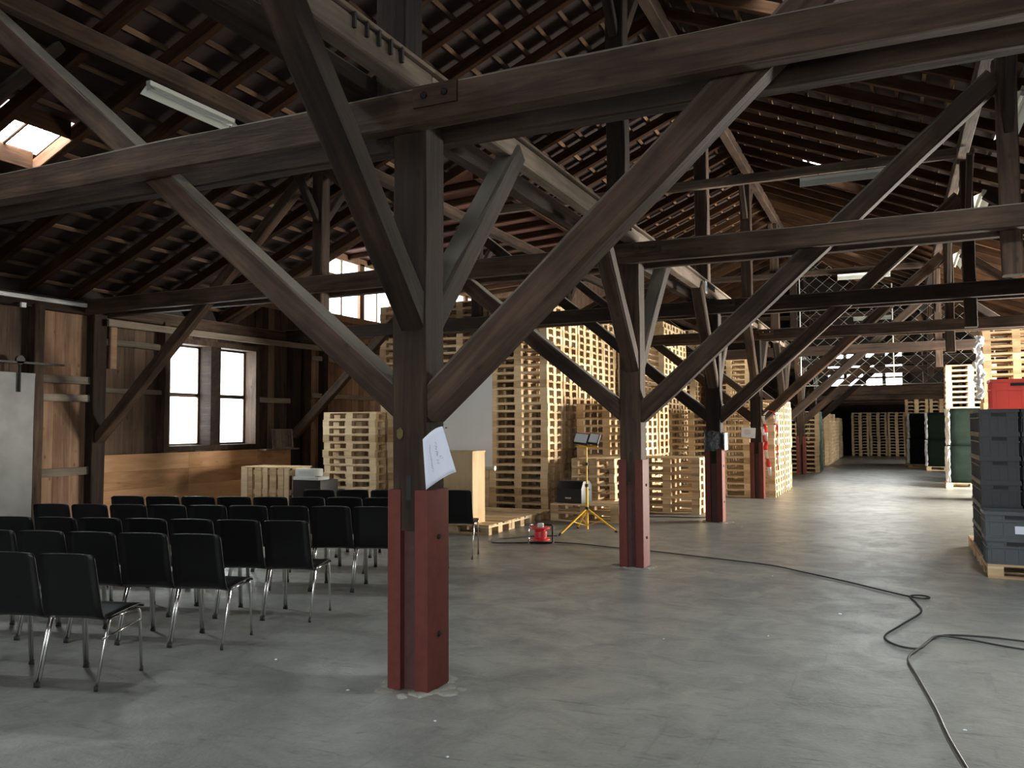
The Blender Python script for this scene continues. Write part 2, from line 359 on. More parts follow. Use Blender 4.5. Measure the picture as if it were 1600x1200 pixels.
# skylight openings, some of them unseen additions: (slope, bay start index near y, x range)
def bay(y): return max(i for i in range(len(yr)-1) if yr[i] <= y)
holes = {}
def hole(side, y, x0, x1): holes.setdefault((side, bay(y)), []).append((x0, x1))
hole('R', 18.1, -1.55, -0.65); hole('R', 9.9, -1.35, -0.85); hole('R', 22.0, -0.5, -0.05); hole('R', 26.0, -1.2, -0.75); hole('R', 30.5, -1.2, -0.6)
hole('R', 2.0, -1.1, -0.1); hole('R', -2.0, -1.1, -0.1); hole('R', 6.0, 1.1, 2.1)  # unseen roof openings, added to light the near floor, post and crates
hole('L', 6.15, -9.15, -8.50); hole('L', 1.0, -6.7, -5.7); hole('L', 3.3, -7.0, -6.0)  # real hatch first; the others unseen, added to light floor and screen
SL = math.hypot(1, TS); CA = 1/SL; SA = TS/SL
_rm = {}
def rafter(x0, x1, y, side):
    p0 = Vector((x0, y, zroof(x0)+RH/2*SL)); p1 = Vector((x1, y, zroof(x1)+RH/2*SL))
    k = round((p1-p0).length, 2)
    if k not in _rm: _rm[k] = timber_mesh((p1-p0).length, RW, RH, RAF, int(k*10), 0.004, 0.006, 0.9)
    return timber('rafter', p0, p1, RW, RH, RAF, ceil, mesh=_rm[k])
for y in yr:
    xl = DXI if DY0 < y < DY1 else XL-0.35
    rafter(xl, XR+0.02, y, 'L'); rafter(XR-0.02, XRW+0.35, y, 'R')
# battens (each one long lath, broken only by the dormer and the hatch)
def batten(x, ya, yb):
    z = zroof(x)+(RH+0.018)*SL
    m = MB().box((-0.024, -(yb-ya)/2, -0.016), (0.024, (yb-ya)/2, 0.016)).build('batten', BAT, ceil)
    m.location = (x, (ya+yb)/2, z); m.rotation_euler = (0, -math.atan(TS) if x < XR else math.atan(TS), 0)
nb = 28; hb = bay(6.15)
for i in range(nb):
    for side in (-1, 1):
        x = XR+side*(0.10+i*0.318)
        if x < XL-0.25 or x > XRW+0.25: continue
        if side < 0:
            segs = [(Y0, Y1)] if x > DXI else [(Y0, DY0), (DY1, Y1)]
            if -9.15 < x < -8.50: segs = [(Y0, yr[hb]), (yr[hb+1], segs[0][1])] + segs[1:]
            for s in segs: batten(x, *s)
        else: batten(x, Y0, Y1)
# tile skin, bay by bay, open at the skylights and the dormer
mb = MB(); TZ = (RH+0.06)*SL
ybays = [Y0]+yr+[Y1]
for i in range(len(ybays)-1):
    ya, yb = ybays[i], ybays[i+1]; bi = i-1
    for side in 'LR':
        if side == 'L':
            def lo(y): return DXI if DY0 < y < DY1 else XL-0.4
            cuts = []
            if ya < DY0 < yb: cuts.append(DY0)
            if ya < DY1 < yb: cuts.append(DY1)
            ys = [ya]+cuts+[yb]
            for k in range(len(ys)-1):
                a, b_ = ys[k], ys[k+1]; h = holes.get(('L', bi), []); lm = lo((a+b_)/2)
                if h:
                    x0, x1 = h[0]; spans = [((lm, lm), (x0, x0)), ((x1, x1), (XR, XR))]
                else: spans = [((lm, lm), (XR, XR))]
                for (p, q) in spans:
                    mb.add([(p[0], a, zroof(p[0])+TZ), (p[1], b_, zroof(p[1])+TZ), (q[1], b_, zroof(q[1])+TZ), (q[0], a, zroof(q[0])+TZ)], [(0, 1, 2, 3)])
        else:
            h = sorted(holes.get(('R', bi), [])); xs = [XR]+[v for t in h for v in t]+[XRW+0.4]
            for k in range(0, len(xs), 2):
                mb.add([(xs[k], ya, zroof(xs[k])+TZ), (xs[k+1], ya, zroof(xs[k+1])+TZ), (xs[k+1], yb, zroof(xs[k+1])+TZ), (xs[k], yb, zroof(xs[k])+TZ)], [(0, 1, 2, 3)])
mb.build('tile_skin', TILE, ceil)
# panes of the real and the added skylights, hatch frame
for (side, bi), hs in holes.items():
    for (x0, x1) in hs:
        ya, yb = yr[bi]+RW/2, yr[bi+1]-RW/2
        m = MB().add([(x0, ya, zroof(x0)+TZ+0.03), (x1, ya, zroof(x1)+TZ+0.03), (x1, yb, zroof(x1)+TZ+0.03), (x0, yb, zroof(x0)+TZ+0.03)], [(0, 1, 2, 3)])
        m.build('skylight_and_added_pane', GLS, ceil)
x0, x1 = -9.15, -8.50; ya, yb = yr[hb]+RW/2, yr[hb+1]-RW/2
for (pa, pb) in (((x0, ya), (x0, yb)), ((x1, ya), (x1, yb))):
    timber('hatch_frame', (pa[0], pa[1], zroof(pa[0])+0.14), (pb[0], pb[1], zroof(pb[0])+0.14), 0.03, 0.22, RAF, ceil)
timber('hatch_bar', (x0, (ya+yb)/2, zroof(x0)+0.25), (x1, (ya+yb)/2, zroof(x1)+0.25), 0.03, 0.03, RAF, ceil)
# dormer roof; daylight on its tiles is put into their colour
TILED = plain('lit_clay_tile', (0.14, 0.052, 0.033), 0.85, var=0.4, bump=0.4, bscale=9)
MB().add([(XL-0.5, DY0, zdorm(XL-0.5)+0.14), (XL-0.5, DY1, zdorm(XL-0.5)+0.14), (DXI+0.15, DY1, zdorm(DXI)+0.14), (DXI+0.15, DY0, zdorm(DXI)+0.14)], [(0, 1, 2, 3)]).build('dormer_tile_skin', TILED, ceil)
for y in yr:
    if DY0 < y < DY1: timber('dormer_rafter', (XL-0.3, y+0.1, zdorm(XL-0.3)+0.07), (DXI+0.1, y+0.1, zdorm(DXI)+0.07), 0.08, 0.12, RAF, ceil)
timber('dormer_trimmer', (DXI, DY0, zroof(DXI)-0.02), (DXI, DY1, zroof(DXI)-0.02), 0.12, 0.16, RAF, ceil)
# purlins, ridge beam, wall plates
HXL, HXR = -7.12, 1.08                        # hanging posts
for i in range(len(TY)-1):
    a, b_ = max(TY[i], Y0+0.1), min(TY[i+1], Y1-0.1)
    timber('ridge_beam', (XR+0.0, a, ZR-0.12), (XR, b_, ZR-0.12), 0.16, 0.22, TIM, ceil)
    timber('purlin', (HXL+0.06, a, zroof(HXL+0.06)-0.09), (HXL+0.06, b_, zroof(HXL+0.06)-0.09), 0.15, 0.17, TIM, ceil)
    timber('purlin', (HXR-0.06, a, zroof(HXR-0.06)-0.09), (HXR-0.06, b_, zroof(HXR-0.06)-0.09), 0.15, 0.17, TIM, ceil)
    timber('wall_plate', (XRW-0.1, a, zroof(XRW-0.1)-0.1), (XRW-0.1, b_, zroof(XRW-0.1)-0.1), 0.18, 0.2, TIM, ceil)
    timber('wall_plate', (XL+0.06, a, zroof(XL+0.06)-0.11), (XL+0.06, b_, zroof(XL+0.06)-0.11), 0.16, 0.2, TIM, ceil)

# ------------------------------------------------------------------ walls
def struct(name): o = empty(name); o['kind'] = 'structure'; return o
wl = struct('wall_left')
def vboards(parent, X, ya, yb, za, zb, mat, wid=0.2, t=0.028, name='board', proud=0.006, gaps=()):
    y = ya; i = 0
    while y < yb-0.02:
        w = min(wid*random.uniform(0.85, 1.18), yb-y); g = 0.009 if i in gaps else 0.0015
        o = cbox(name, (t, round(w-g, 2) if g < 0.005 else w-g, zb-za), (X+random.uniform(0, proud), y+w/2, (za+zb)/2), mat, parent)
        y += w; i += 1
# section with the sliding door
vboards(wl, XL, 5.2, 8.30, 0, 3.55, BRD, 0.22)
vboards(wl, XL, 8.30, 9.16, 0, 3.55, BRDL, 0.28)
vboards(wl, XL, 9.16, 10.62, 1.10, 3.55, BRD, 0.21, gaps=(3,))
vboards(wl, XL, 10.62, 12.98, 3.10, 3.55, BRD, 0.22)
vboards(wl, XL, 10.62, 12.98, 1.0, 1.27, BRD, 0.22)
vboards(wl, XL, 12.98, 14.6, 1.10, 4.05, BRD, 0.20, gaps=(2,))
vboards(wl, XL, 14.6, 18.7, 0, 4.05, BRDL, 0.24)
vboards(wl, XL, 18.7, DY1, 0, 4.05, BRDL, 0.85)
boxo('boarding', (XL-0.03, Y0, 0), (XL, 5.2, 3.6), OUTER, wl)
boxo('boarding', (XL-0.03, DY1, 0), (XL, Y1, 3.6), OUTER, wl)
boxo('lower_boarding', (XL-0.03, 9.16, 0), (XL, 14.6, 1.1), OUTER, wl)
boxo('eave_board', (XL-0.04, Y0, 3.50), (XL-0.01, DY0, 3.80), OUTER, wl); boxo('eave_board', (XL-0.04, DY1, 3.50), (XL-0.01, Y1, 3.80), OUTER, wl)
boxo('eave_board', (XRW+0.05, Y0, 3.50), (XRW+0.08, Y1, 3.80), OUTER, wl)
# broad shuttering panels below the window
z = 0.0
for h in (0.28, 0.31, 0.29, 0.28):
    for (a, b_) in ((9.30, 11.15), (11.15, 12.9), (12.9, 14.02)):
        cbox('panel_board', (0.035, b_-a-0.003, h-0.003), (XL+0.12+random.uniform(0, .004), (a+b_)/2, z+h/2), PANEL, wl)
    z += h
# rails and studs
def yrail(z, a, b_, h=0.10, t=0.10, X=XL+0.07, mat=RAIL, name='rail'):
    m = timber_mesh(b_-a, t, h, mat, int(z*100+a*10), 0.005, 0.006)
    # local X grain runs along the wall
    o = bpy.data.objects.new(name, m); link(o, wl); o.location = (X, (a+b_)/2, z); o.rotation_euler = (0, 0, math.pi/2)
RAILX = wood('weathered_rail_long', (0.09, 0.07, 0.052), (0.18, 0.145, 0.11), (0.28, 0.235, 0.185), dust=0.5)
for (z, a, b_, h) in ((2.34, 5.2, 9.15, 0.12), (2.06, 8.2, 9.15, 0.11), (0.93, 8.2, 9.15, 0.12), (2.98, 9.42, 10.55, 0.10), (2.14, 13.02, 13.98, 0.10), (2.20, 9.42, 10.55, 0.08),
                      (2.28, 14.62, 17.6, 0.10), (3.10, 14.62, 17.6, 0.10)):
    yrail(z, a, b_, h, mat=RAILX)
timber('cable_channel', (XL+0.26, 9.32, 3.27), (XL+0.26, 15.0, 3.31), 0.05, 0.11, RAILX, wl, 0.002, 0.004)
for (y, w, mat) in ((8.22, 0.16, TIM), (9.25, 0.24, TIM), (14.05, 0.26, TIM), (14.42, 0.20, TIM), (15.05, 0.14, TIM), (17.7, 0.14, TIM)):
    timber('stud', (XL+0.10, y, 0), (XL+0.10, y, 3.42), 0.18, w, mat, wl)
timber('stud', (XL+0.10, 10.60, 1.17), (XL+0.10, 10.60, 3.42), 0.18, 0.11, TIM, wl)
timber('stud', (XL+0.12, 9.52, 2.55), (XL+0.12, 9.52, 3.3), 0.10, 0.12, BRDL, wl)
# window in the left wall: deep reveal, two casements with two panes each
w1 = empty('window_1'); w1['kind'] = 'structure'
wy0, wy1, wz0, wz1 = 10.66, 12.96, 1.27, 3.10
GX = XL-0.20
for (a, b_, nm) in (((XL-0.26, wy0, wz0-0.09), (XL+0.10, wy1, wz0), 'window_sill'), ((XL-0.26, wy0, wz1), (XL+0.08, wy1, wz1+0.10), 'window_head'),
                    ((XL-0.26, wy0-0.02, wz0), (XL+0.10, wy0+0.09, wz1), 'window_jamb'), ((XL-0.26, wy1-0.06, wz0), (XL+0.10, wy1+0.05, wz1), 'window_jamb'),
                    ((XL-0.26, 11.70, wz0), (XL+0.10, 11.95, wz1), 'mullion')):
    o = boxo(nm, a, b_, BRD if nm != 'mullion' else TIM, w1, 0.006)
for (a, b_) in ((wy0+0.09, 11.70), (11.95, wy1-0.06)):
    for (za, zb) in ((wz0, 2.19), (2.19, wz1)):
        f = MB(); e = 0.035
        for q in (((GX-0.02, a, za), (GX+0.02, a+e, zb)), ((GX-0.02, b_-e, za), (GX+0.02, b_, zb)), ((GX-0.02, a+e, za), (GX+0.02, b_-e, za+e)), ((GX-0.02, a+e, zb-e), (GX+0.02, b_-e, zb))): f.box(*q)
        fo = f.build('casement', BRD, w1)
        boxo('pane', (GX-0.004, a+e, za+e), (GX+0.004, b_-e, zb-e), GLS, fo)
# dormer window wall
w2 = empty('window_2'); w2['kind'] = 'structure'
DX = XL-0.02
boxo('window_sill', (DX-0.08, DY0, 4.03), (DX+0.10, DY1, 4.17), BRDL, w2)
boxo('window_head', (DX-0.07, DY0, 5.46), (DX+0.07, DY1, 5.62), BRDL, w2)
boxo('transom', (DX-0.07, 14.9, 4.99), (DX+0.07, DY1, 5.10), BRDL, w2)
boxo('boarding', (DX-0.03, DY0, 3.45), (DX+0.0, 14.9, 5.5), BRD, w2)
mys = [14.97, 16.60, 17.95, 19.3, 20.65, 22.0, 22.93]
for y in mys: boxo('mullion', (DX-0.07, y-0.09, 4.1), (DX+0.07, y+0.09, 5.5), BRDL, w2)
for y in (15.85, 17.30, 18.65, 19.95, 21.3): boxo('glazing_bar', (DX-0.02, y-0.02, 4.17), (DX+0.02, y+0.02, 5.48), BRDL, w2)
for k in range(len(mys)-1):
    boxo('pane', (DX-0.004, mys[k]+0.09, 4.17), (DX+0.004, mys[k+1]-0.09, 4.99), GLS, w2)
    boxo('pane', (DX-0.004, mys[k]+0.09, 5.10), (DX+0.004, mys[k+1]-0.09, 5.46), GLS, w2)
for y in (DY0, DY1):   # cheek walls
    MB().add([(XL, y, 3.5), (XL, y, 5.65), (DXI, y, 5.95)], [(0, 1, 2)]).build('cheek_boarding', BRDL, w2)
# sliding door
d1 = empty('door_1', (XL+0.16, 6.6, 0)); d1['kind'] = 'structure'
boxo('door_leaf', (-0.025, -1.4, 0.03), (0.025, 1.57, 2.40), DOORM, d1, 0.006)
for y in (-0.9, 1.30):
    MB().tube([(0.05, y, 2.12), (0.05, y, 2.52)], 0.018).build('hanger_strap', IRON, d1)
    MB().lathe([(0.03, -0.02), (0.065, -0.02), (0.065, 0.02), (0.03, 0.02)], 16).xf(Matrix.Translation((0.05, y, 2.58)) @ Matrix.Rotation(math.pi/2, 4, 'Y')).build('hanger_wheel', IRON, d1, True)
MB().box((0.02, -1.4, 2.53), (0.07, 2.0, 2.56)).build('door_track', IRON, d1)
# right wall with the open gate, front gable with the open gateway, far gable
wr = struct('wall_right')
for (a, b_, za, zb) in ((Y0, 17.4, 0, 3.6), (17.4, 22.6, 3.35, 3.6), (22.6, Y1, 0, 3.6)):
    boxo('boarding', (XRW, a, za), (XRW+0.05, b_, zb), OUTER, wr)
wf = struct('wall_front')
def gable(parent, Y, t, holes_):
    # vertical strips from floor to roof, leaving rectangular openings
    xs = sorted({XL-0.1, XR, XRW+0.1}|{h[0] for h in holes_}|{h[1] for h in holes_}); m = MB()
    for i in range(len(xs)-1):
        a, b_ = xs[i], xs[i+1]; hs = [h for h in holes_ if h[0] <= a+1e-6 and h[1] >= b_-1e-6]
        zt = lambda x: zroof(x)+0.22
        segs = [(0.0, None)] if not hs else [(0.0, hs[0][2]), (hs[0][3], None)]
        for (z0, z1) in segs:
            if z1 is not None and z1-z0 < 0.02: continue
            za, zb = (z1, z1) if z1 is not None else (zt(a), zt(b_))
            m.add([(a, Y, z0), (b_, Y, z0), (b_, Y, zb), (a, Y, za), (a, Y+t, z0), (b_, Y+t, z0), (b_, Y+t, zb), (a, Y+t, za)],
                  [(0,1,2,3),(7,6,5,4),(0,4,5,1),(3,2,6,7),(0,3,7,4),(1,5,6,2)])
    return m.build('boarding', OUTER, parent)
gable(wf, Y0-0.05, 0.05, [(-5.4, 3.4, 0.0, 3.7)])
wb = struct('wall_back')
FW = (-2.30, 0.40, 3.02, 4.30)
gable(wb, Y1, 0.06, [(FW[0], FW[1], 0.0, FW[3]), (-4.6, FW[0], 0.0, 2.72), (FW[1], 3.6, 0.0, 2.72)])
boxo('gable_lintel', (-4.6, Y1-0.06, 2.70), (3.6, Y1+0.10, FW[2]), TIM, wb)
wx = struct('wall_annex')
boxo('boarding', (-4.65, Y1+0.1, 0), (-4.6, Y2, 2.75), OUTER, wx); boxo('boarding', (3.6, Y1+0.1, 0), (3.65, 36.0, 2.75), OUTER, wx); boxo('boarding', (3.6, 39.5, 0), (3.65, Y2, 2.75), OUTER, wx); boxo('boarding', (-4.6, Y2, 0), (3.6, Y2+0.05, 2.75), OUTER, wx)
ca = empty('ceiling_annex'); ca['kind'] = 'structure'
boxo('deck', (-4.65, Y1+0.06, 2.72), (3.65, Y2+0.05, 2.80), OUTER, ca)
for k in range(6): timber('joist', (-4.5, Y1+1.2+k*2.1, 2.62), (3.5, Y1+1.2+k*2.1, 2.62), 0.14, 0.18, TIM, ca)
w3 = empty('window_3'); w3['kind'] = 'structure'
for k in range(5):
    x = FW[0]+(FW[1]-FW[0])*k/4; boxo('mullion', (x-0.06, Y1-0.02, FW[2]), (x+0.06, Y1+0.06, FW[3]), TIM, w3)
for k in range(5):
    z = FW[2]+(FW[3]-FW[2])*k/4; boxo('glazing_bar', (FW[0], Y1-0.02, z-0.035), (FW[1], Y1+0.05, z+0.035), TIM, w3)
for i in range(4):
    for j in range(4):
        xa = FW[0]+(FW[1]-FW[0])*i/4; za = FW[2]+(FW[3]-FW[2])*j/4
        boxo('pane', (xa+0.06, Y1+0.01, za+0.035), (xa+(FW[1]-FW[0])/4-0.06, Y1+0.018, za+(FW[3]-FW[2])/4-0.035), GLS, w3)

# ------------------------------------------------------------------ timber frame
ORD = {1: 'with the white sheet', 2: 'beside the yellow lamp tripod', 3: 'wrapped in black film', 4: 'hung with red and white tape'}
def which(i): return ORD.get(i, 'far down the aisle' if i > 4 else 'behind the gateway')
ZT0, ZT1 = 3.445, 3.665                       # tie beams
RED_TOP = 1.21
def keep(o, parent):
    """parent o (whose mesh is in world coordinates) without moving it"""
    o.parent = parent; o.matrix_parent_inverse = parent_world(parent).inverted(); return o
UX = -2.855                                   # upper posts, clasped by the twin plates
def make_truss(i, Y):
    r = empty('timber_truss', (PX, Y, 0))
    tag(r, f'dark timber truss on the red-footed post {ORD[i]}' if i in ORD else ('dark timber truss over the open gateway end' if i == 0 else 'dark timber truss on the red-footed post, %s beyond the taped post' % ('next', 'second', 'third', 'fourth')[i-5]), 'truss', 'timber trusses')
    s = timber('post', (PX, Y, RED_TOP-0.25), (PX, Y, 3.66), 0.24, 0.24, TIM, r, 0.006, 0.014)
    timber('upper_post', (UX, Y, 3.40), (UX, Y, 7.05), 0.22, 0.22, TIM, r, 0.006, 0.014)
    T = Matrix.Translation((PX, Y, 0))
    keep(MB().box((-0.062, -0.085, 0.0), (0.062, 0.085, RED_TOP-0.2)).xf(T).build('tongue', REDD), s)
    for s_ in (-1, 1):
        x0, x1 = (0.050, 0.142) if s_ > 0 else (-0.142, -0.050)
        keep(MB().box((x0, -0.132, 0.0), (x1, 0.132, RED_TOP)).xf(T).build('red_cheek', RED, None, True, 0.008), s)['label'] = 'red painted foot plank'
    if i <= 3:
        for z in (0.33, 0.92):
            keep(MB().lathe([(0.016, 0), (0.016, 0.012), (0.008, 0.016)], 10).xf(T @ Matrix.Translation((0.141, 0.0, z)) @ Matrix.Rotation(math.pi/2, 4, 'Y')).build('bolt', IRON), s)
        keep(MB().box((-0.012, -0.126, RED_TOP-0.06), (0.020, -0.105, RED_TOP+0.085)).xf(T).build('mortise_shade', RUB), s)  # solid black block; the slot's inner shade is put into its colour
        m = MB(); rr = random.Random(i)      # mortar skirt on the concrete
        for k in range(26):
            a = rr.uniform(0, 2*math.pi); R = 0.15+abs(rr.gauss(0, 0.045)); q = rr.uniform(0.02, 0.075)
            m.lathe([(q, 0.0), (q*0.75, rr.uniform(.003, .008)), (q*0.3, rr.uniform(.006, .011))], 8, (R*math.cos(a)*1.1, R*math.sin(a), 0))
        keep(m.xf(T).build('mortar_skirt', MORT), s)['kind'] = 'stuff'
    for q in (-1, 1):
        timber('ridge_strut', (UX, Y+q*0.1, 6.15), (UX, Y+q*0.72, 6.95), 0.11, 0.12, TIM, r)
    # twin tie beams clasping the posts and braces
    for q in (-1, 1):
        t = timber('tie_beam', (XL+0.05, Y+q*0.19, (ZT0+ZT1)/2-0.06), (XRW-0.05, Y+q*0.19, (ZT0+ZT1)/2+0.02), 0.125, 0.225, TIM, r)
        if q < 0 and i <= 4:
            keep(MB().box((PX+0.12, Y-0.272, ZT1-0.15), (PX+0.42, Y-0.25, ZT1-0.02)).build('bearing_plate', TIM), t)
            for bx in (0.20, 0.34):
                keep(MB().lathe([(0.022, 0), (0.022, 0.014), (0.009, 0.03)], 10).xf(Matrix.Translation((PX+bx, Y-0.272, ZT1-0.085)) @ Matrix.Rotation(math.pi/2, 4, 'X')).build('bolt', IRON), t)
    # long raking braces from the post up to the purlins
    timber('raking_brace', (PX+0.08, Y, 1.70), (HXR-0.10, Y, 4.97), 0.19, 0.205, TIM, r, jit=0.008, cham=0.025)
    timber('raking_brace', (PX-0.08, Y, 1.72), (HXL+0.06, Y, 5.20), 0.19, 0.175, TIM, r, jit=0.006)
    timber('wall_brace', (XL+0.17, Y, 1.42), (HXL-0.06, Y, 5.28), 0.15, 0.16, TIML if i == 1 else TIM, r)
    timber('wall_brace', (XRW-0.15, Y, 1.42), (HXR+0.25, Y, 5.00), 0.15, 0.16, TIM, r)
    for hx in (HXL, HXR):
        zt = zroof(hx)-0.02
        h = timber('hanging_post', (hx, Y, 3.02), (hx, Y, zt-0.14), 0.17, 0.19, TIM, r)
        for q in (-1, 1): timber('strut', (hx, Y+q*0.06, 4.42), (hx, Y+q*0.75, zt-0.22), 0.09, 0.10, TIM, r)
    for q in (-1, 1): timber('knee_brace', (PX+0.02, Y+q*0.06, 2.25), (PX+0.035, Y+q*1.38, 3.74), 0.17, 0.17, TIM, r, jit=0.007, cham=0.018)
    return r
for i, Y in enumerate(TY):
    if Y < Y1-0.5: make_truss(i, Y)
# longitudinal plates over the posts with a cable board on top
for i in range(len(TY)-1):
    a, b_ = TY[i], min(TY[i+1], Y1)
    r = empty('plate_beam', (PX+0.12, (a+b_)/2, ZT0))
    nxt = ORD.get(i+1); pre = ORD.get(i)
    tag(r, (f'long plate beam running from the post {pre} down the aisle' if pre else 'long plate beam over posts farther down the aisle' if i > 4 else 'long plate beam running overhead towards the post with the white sheet'), 'beam', 'plate beams over the posts')
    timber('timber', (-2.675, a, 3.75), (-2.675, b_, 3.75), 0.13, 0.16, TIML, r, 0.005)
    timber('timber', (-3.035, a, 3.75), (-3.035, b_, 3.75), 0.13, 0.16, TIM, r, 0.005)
    timber('cable_board', (-2.64, a, 3.853), (-2.64, b_, 3.853), 0.10, 0.025, TIML, r, 0.003, 0.004)
    for k in range(5):
        y = b_-0.38-k*0.12
        cbox('cable_clip', (0.03, 0.018, 0.09), (-2.603-r.location.x, y-r.location.y, 3.80-r.location.z), IRON, r)
# small white number cards on the plate
for k, (y, z) in enumerate(((7.9, 3.75), (13.0, 3.75), (17.6, 3.75), (22.3, 3.75))):
    c = empty('number_card', (-2.607, y, z)); nx = (2, 3, 4, 5)[k]
    tag(c, 'small white paper card on the plate beam before the %s' % ('tripod-side post', 'film-wrapped post', 'taped post', 'far posts')[k], 'card', 'paper cards on the plate beam')
    boxo('sheet', (0, -0.075, -0.105), (0.003, 0.075, 0.105), PAPER, c)
    MB().box((0.003, -0.028, 0.0), (0.004, 0.028, 0.012)).box((0.003, 0.018, -0.045), (0.004, 0.028, 0.012)).box((0.003, -0.03, -0.06), (0.004, 0.03, -0.048)).build('printed_mark', INK, c)
# collar beams above the ties
for i in (3, 5, 7):
    Y = TY[i]-0.2
    t = timber('collar_beam', (HXL, Y, 5.60), (HXR+0.1, Y, 5.60), 0.15, 0.15, TIML if i == 3 else TIM, jit=0.01, cham=0.03)
    tag(t, 'pale round-edged collar beam carrying a strip lamp' if i == 3 else 'collar beam high under the far roof', 'beam', None if i == 3 else 'far collar beams')

# ------------------------------------------------------------------ strip lamps
def strip_lamp(loc, rz, label, group, tilt=0.0, L=1.25):
    r = empty('strip_lamp', loc, rz); tag(r, label, 'lamp', group)
    r.rotation_euler = (tilt, 0, rz)
    # local X along the lamp: spine box, angled reflector, tube, end caps
    MB().box((-L/2, -0.03, 0.02), (L/2, 0.03, 0.075)).build('spine', LAMPW, r)
    V = []; F = []
    for x in (-L/2, L/2): V += [(x, -0.115, -0.045), (x, -0.035, 0.025), (x, 0.035, 0.025), (x, 0.115, -0.045), (x, 0.115, -0.05), (x, 0.035, 0.019), (x, -0.035, 0.019), (x, -0.115, -0.05)]
    for k in range(8): F.append((k, (k+1) % 8, (k+1) % 8+8, k+8))
    F += [tuple(range(7, -1, -1)), tuple(range(8, 16))]
    mesh_obj('reflector', V, F, LAMPW, r)
    MB().tube([(-L/2+0.03, 0, -0.005), (L/2-0.03, 0, -0.005)], 0.014, 10).build('tube', TUBE, r, True)
    for x in (-L/2, L/2-0.012): MB().box((x, -0.02, -0.03), (x+0.012, 0.02, 0.03)).build('end_cap', WHITE, r)
    for x in (-0.35, 0.35): MB().tube([(x, 0, 0.07), (x, 0, 0.105)], 0.006, 6).build('hook', IRON, r)
strip_lamp((-7.10, 6.90, 5.205), math.pi/2, 'strip lamp with open reflector hung under the window side purlin', None, 0.0)
strip_lamp((-0.62, TY[3]-0.28, 5.42), 0, 'strip lamp hung under the pale collar beam', None, 0.5)
strip_lamp((-0.6, TY[5]-0.36, 5.42), 0, 'strip lamp under a collar beam far down the roof', 'lamps under far collar beams', 0.4)
strip_lamp((-0.6, TY[7]-0.36, 5.42), 0, 'strip lamp under a collar beam far down the roof', 'lamps under far collar beams', 0.4)
for k, (y, lb) in enumerate(((10.75, 'strip lamp beside the hanging post level with the yellow lamp tripod'), (15.0, 'strip lamp beside the hanging post level with the film-wrapped post'), (19.75, 'strip lamp beside the hanging post level with the taped post'))):
    strip_lamp((1.32, y, 5.05), math.pi/2, lb, 'strip lamps along the gate side purlin', 0.3, 1.5)
r = empty('wall_strip_lamp', (XL+0.22, 8.2, 3.50), math.pi/2); tag(r, 'bare white strip lamp along the top of the board wall', 'lamp')
MB().box((-1.1, -0.03, -0.03), (0.75, 0.03, 0.03)).build('housing', WHITE, r, bevel=0.006)
MB().tube([(-1.05, -0.045, 0.0), (0.70, -0.045, 0.0)], 0.014, 10).build('tube', TUBE, r, True)
boxo('junction_box', (-0.32, -0.03, -0.16), (-0.25, 0.01, -0.09), WHITE, r)

# ------------------------------------------------------------------ pallets (1200 x 800 x 144)
def pallet_boxes():
    B = []
    ys = [(-0.4, 0.145), (-0.2365, 0.10), (-0.0725, 0.145), (0.1365, 0.10), (0.255, 0.145)]
    for y, w in ys: B.append(('deck_board', (-0.6, y, 0.122), (0.6, y+w, 0.144)))
    xs = [-0.6, -0.0725, 0.455]
    for x in xs: B.append(('stringer', (x, -0.4, 0.100), (x+0.145, 0.4, 0.122)))
    for x in xs:
        for y, w in ((-0.4, 0.10), (-0.0725, 0.145), (0.30, 0.10)): B.append(('block', (x, y, 0.022), (x+0.145, y+w, 0.100)))
    for y, w in ((-0.4, 0.10), (-0.0725, 0.145), (0.30, 0.10)): B.append(('base_board', (-0.6, y, 0.0), (0.6, y+w, 0.022)))
    return B
PB = pallet_boxes()
_pm = MB()
for (_, a, b_) in PB: _pm.box(a, b_)
PMESH = me_from('pallet', _pm.V, _pm.F, PAL)
PV = [Vector(v) for v in _pm.V]; PF = _pm.F
stuff = MB()
def pallet(x, y, z, rz, label, group, mode='one'):
    M = Matrix.Translation((x, y, z)) @ Matrix.Rotation(rz, 4, 'Z')
    if mode == 'stuff':
        stuff.add([M @ v for v in PV], PF); return None
    if mode == 'one':
        o = bpy.data.objects.new('pallet', PMESH); link(o); o.location = (x, y, z); o.rotation_euler = (0, 0, rz)
        return tag(o, label, 'pallet', group)
    r = empty('pallet', (x, y, z), rz); tag(r, label, 'pallet', group)
    for nm, a, b_ in PB:
        s = [b_[k]-a[k] for k in range(3)]; c = [(a[k]+b_[k])/2 for k in range(3)]
        cbox(nm, s, c, PAL, r)
    return r
ORDN = ['topmost', 'second', 'third', 'fourth', 'fifth', 'sixth', 'seventh', 'eighth', 'ninth', 'tenth', 'eleventh', 'twelfth', 'thirteenth', 'fourteenth', 'fifteenth']
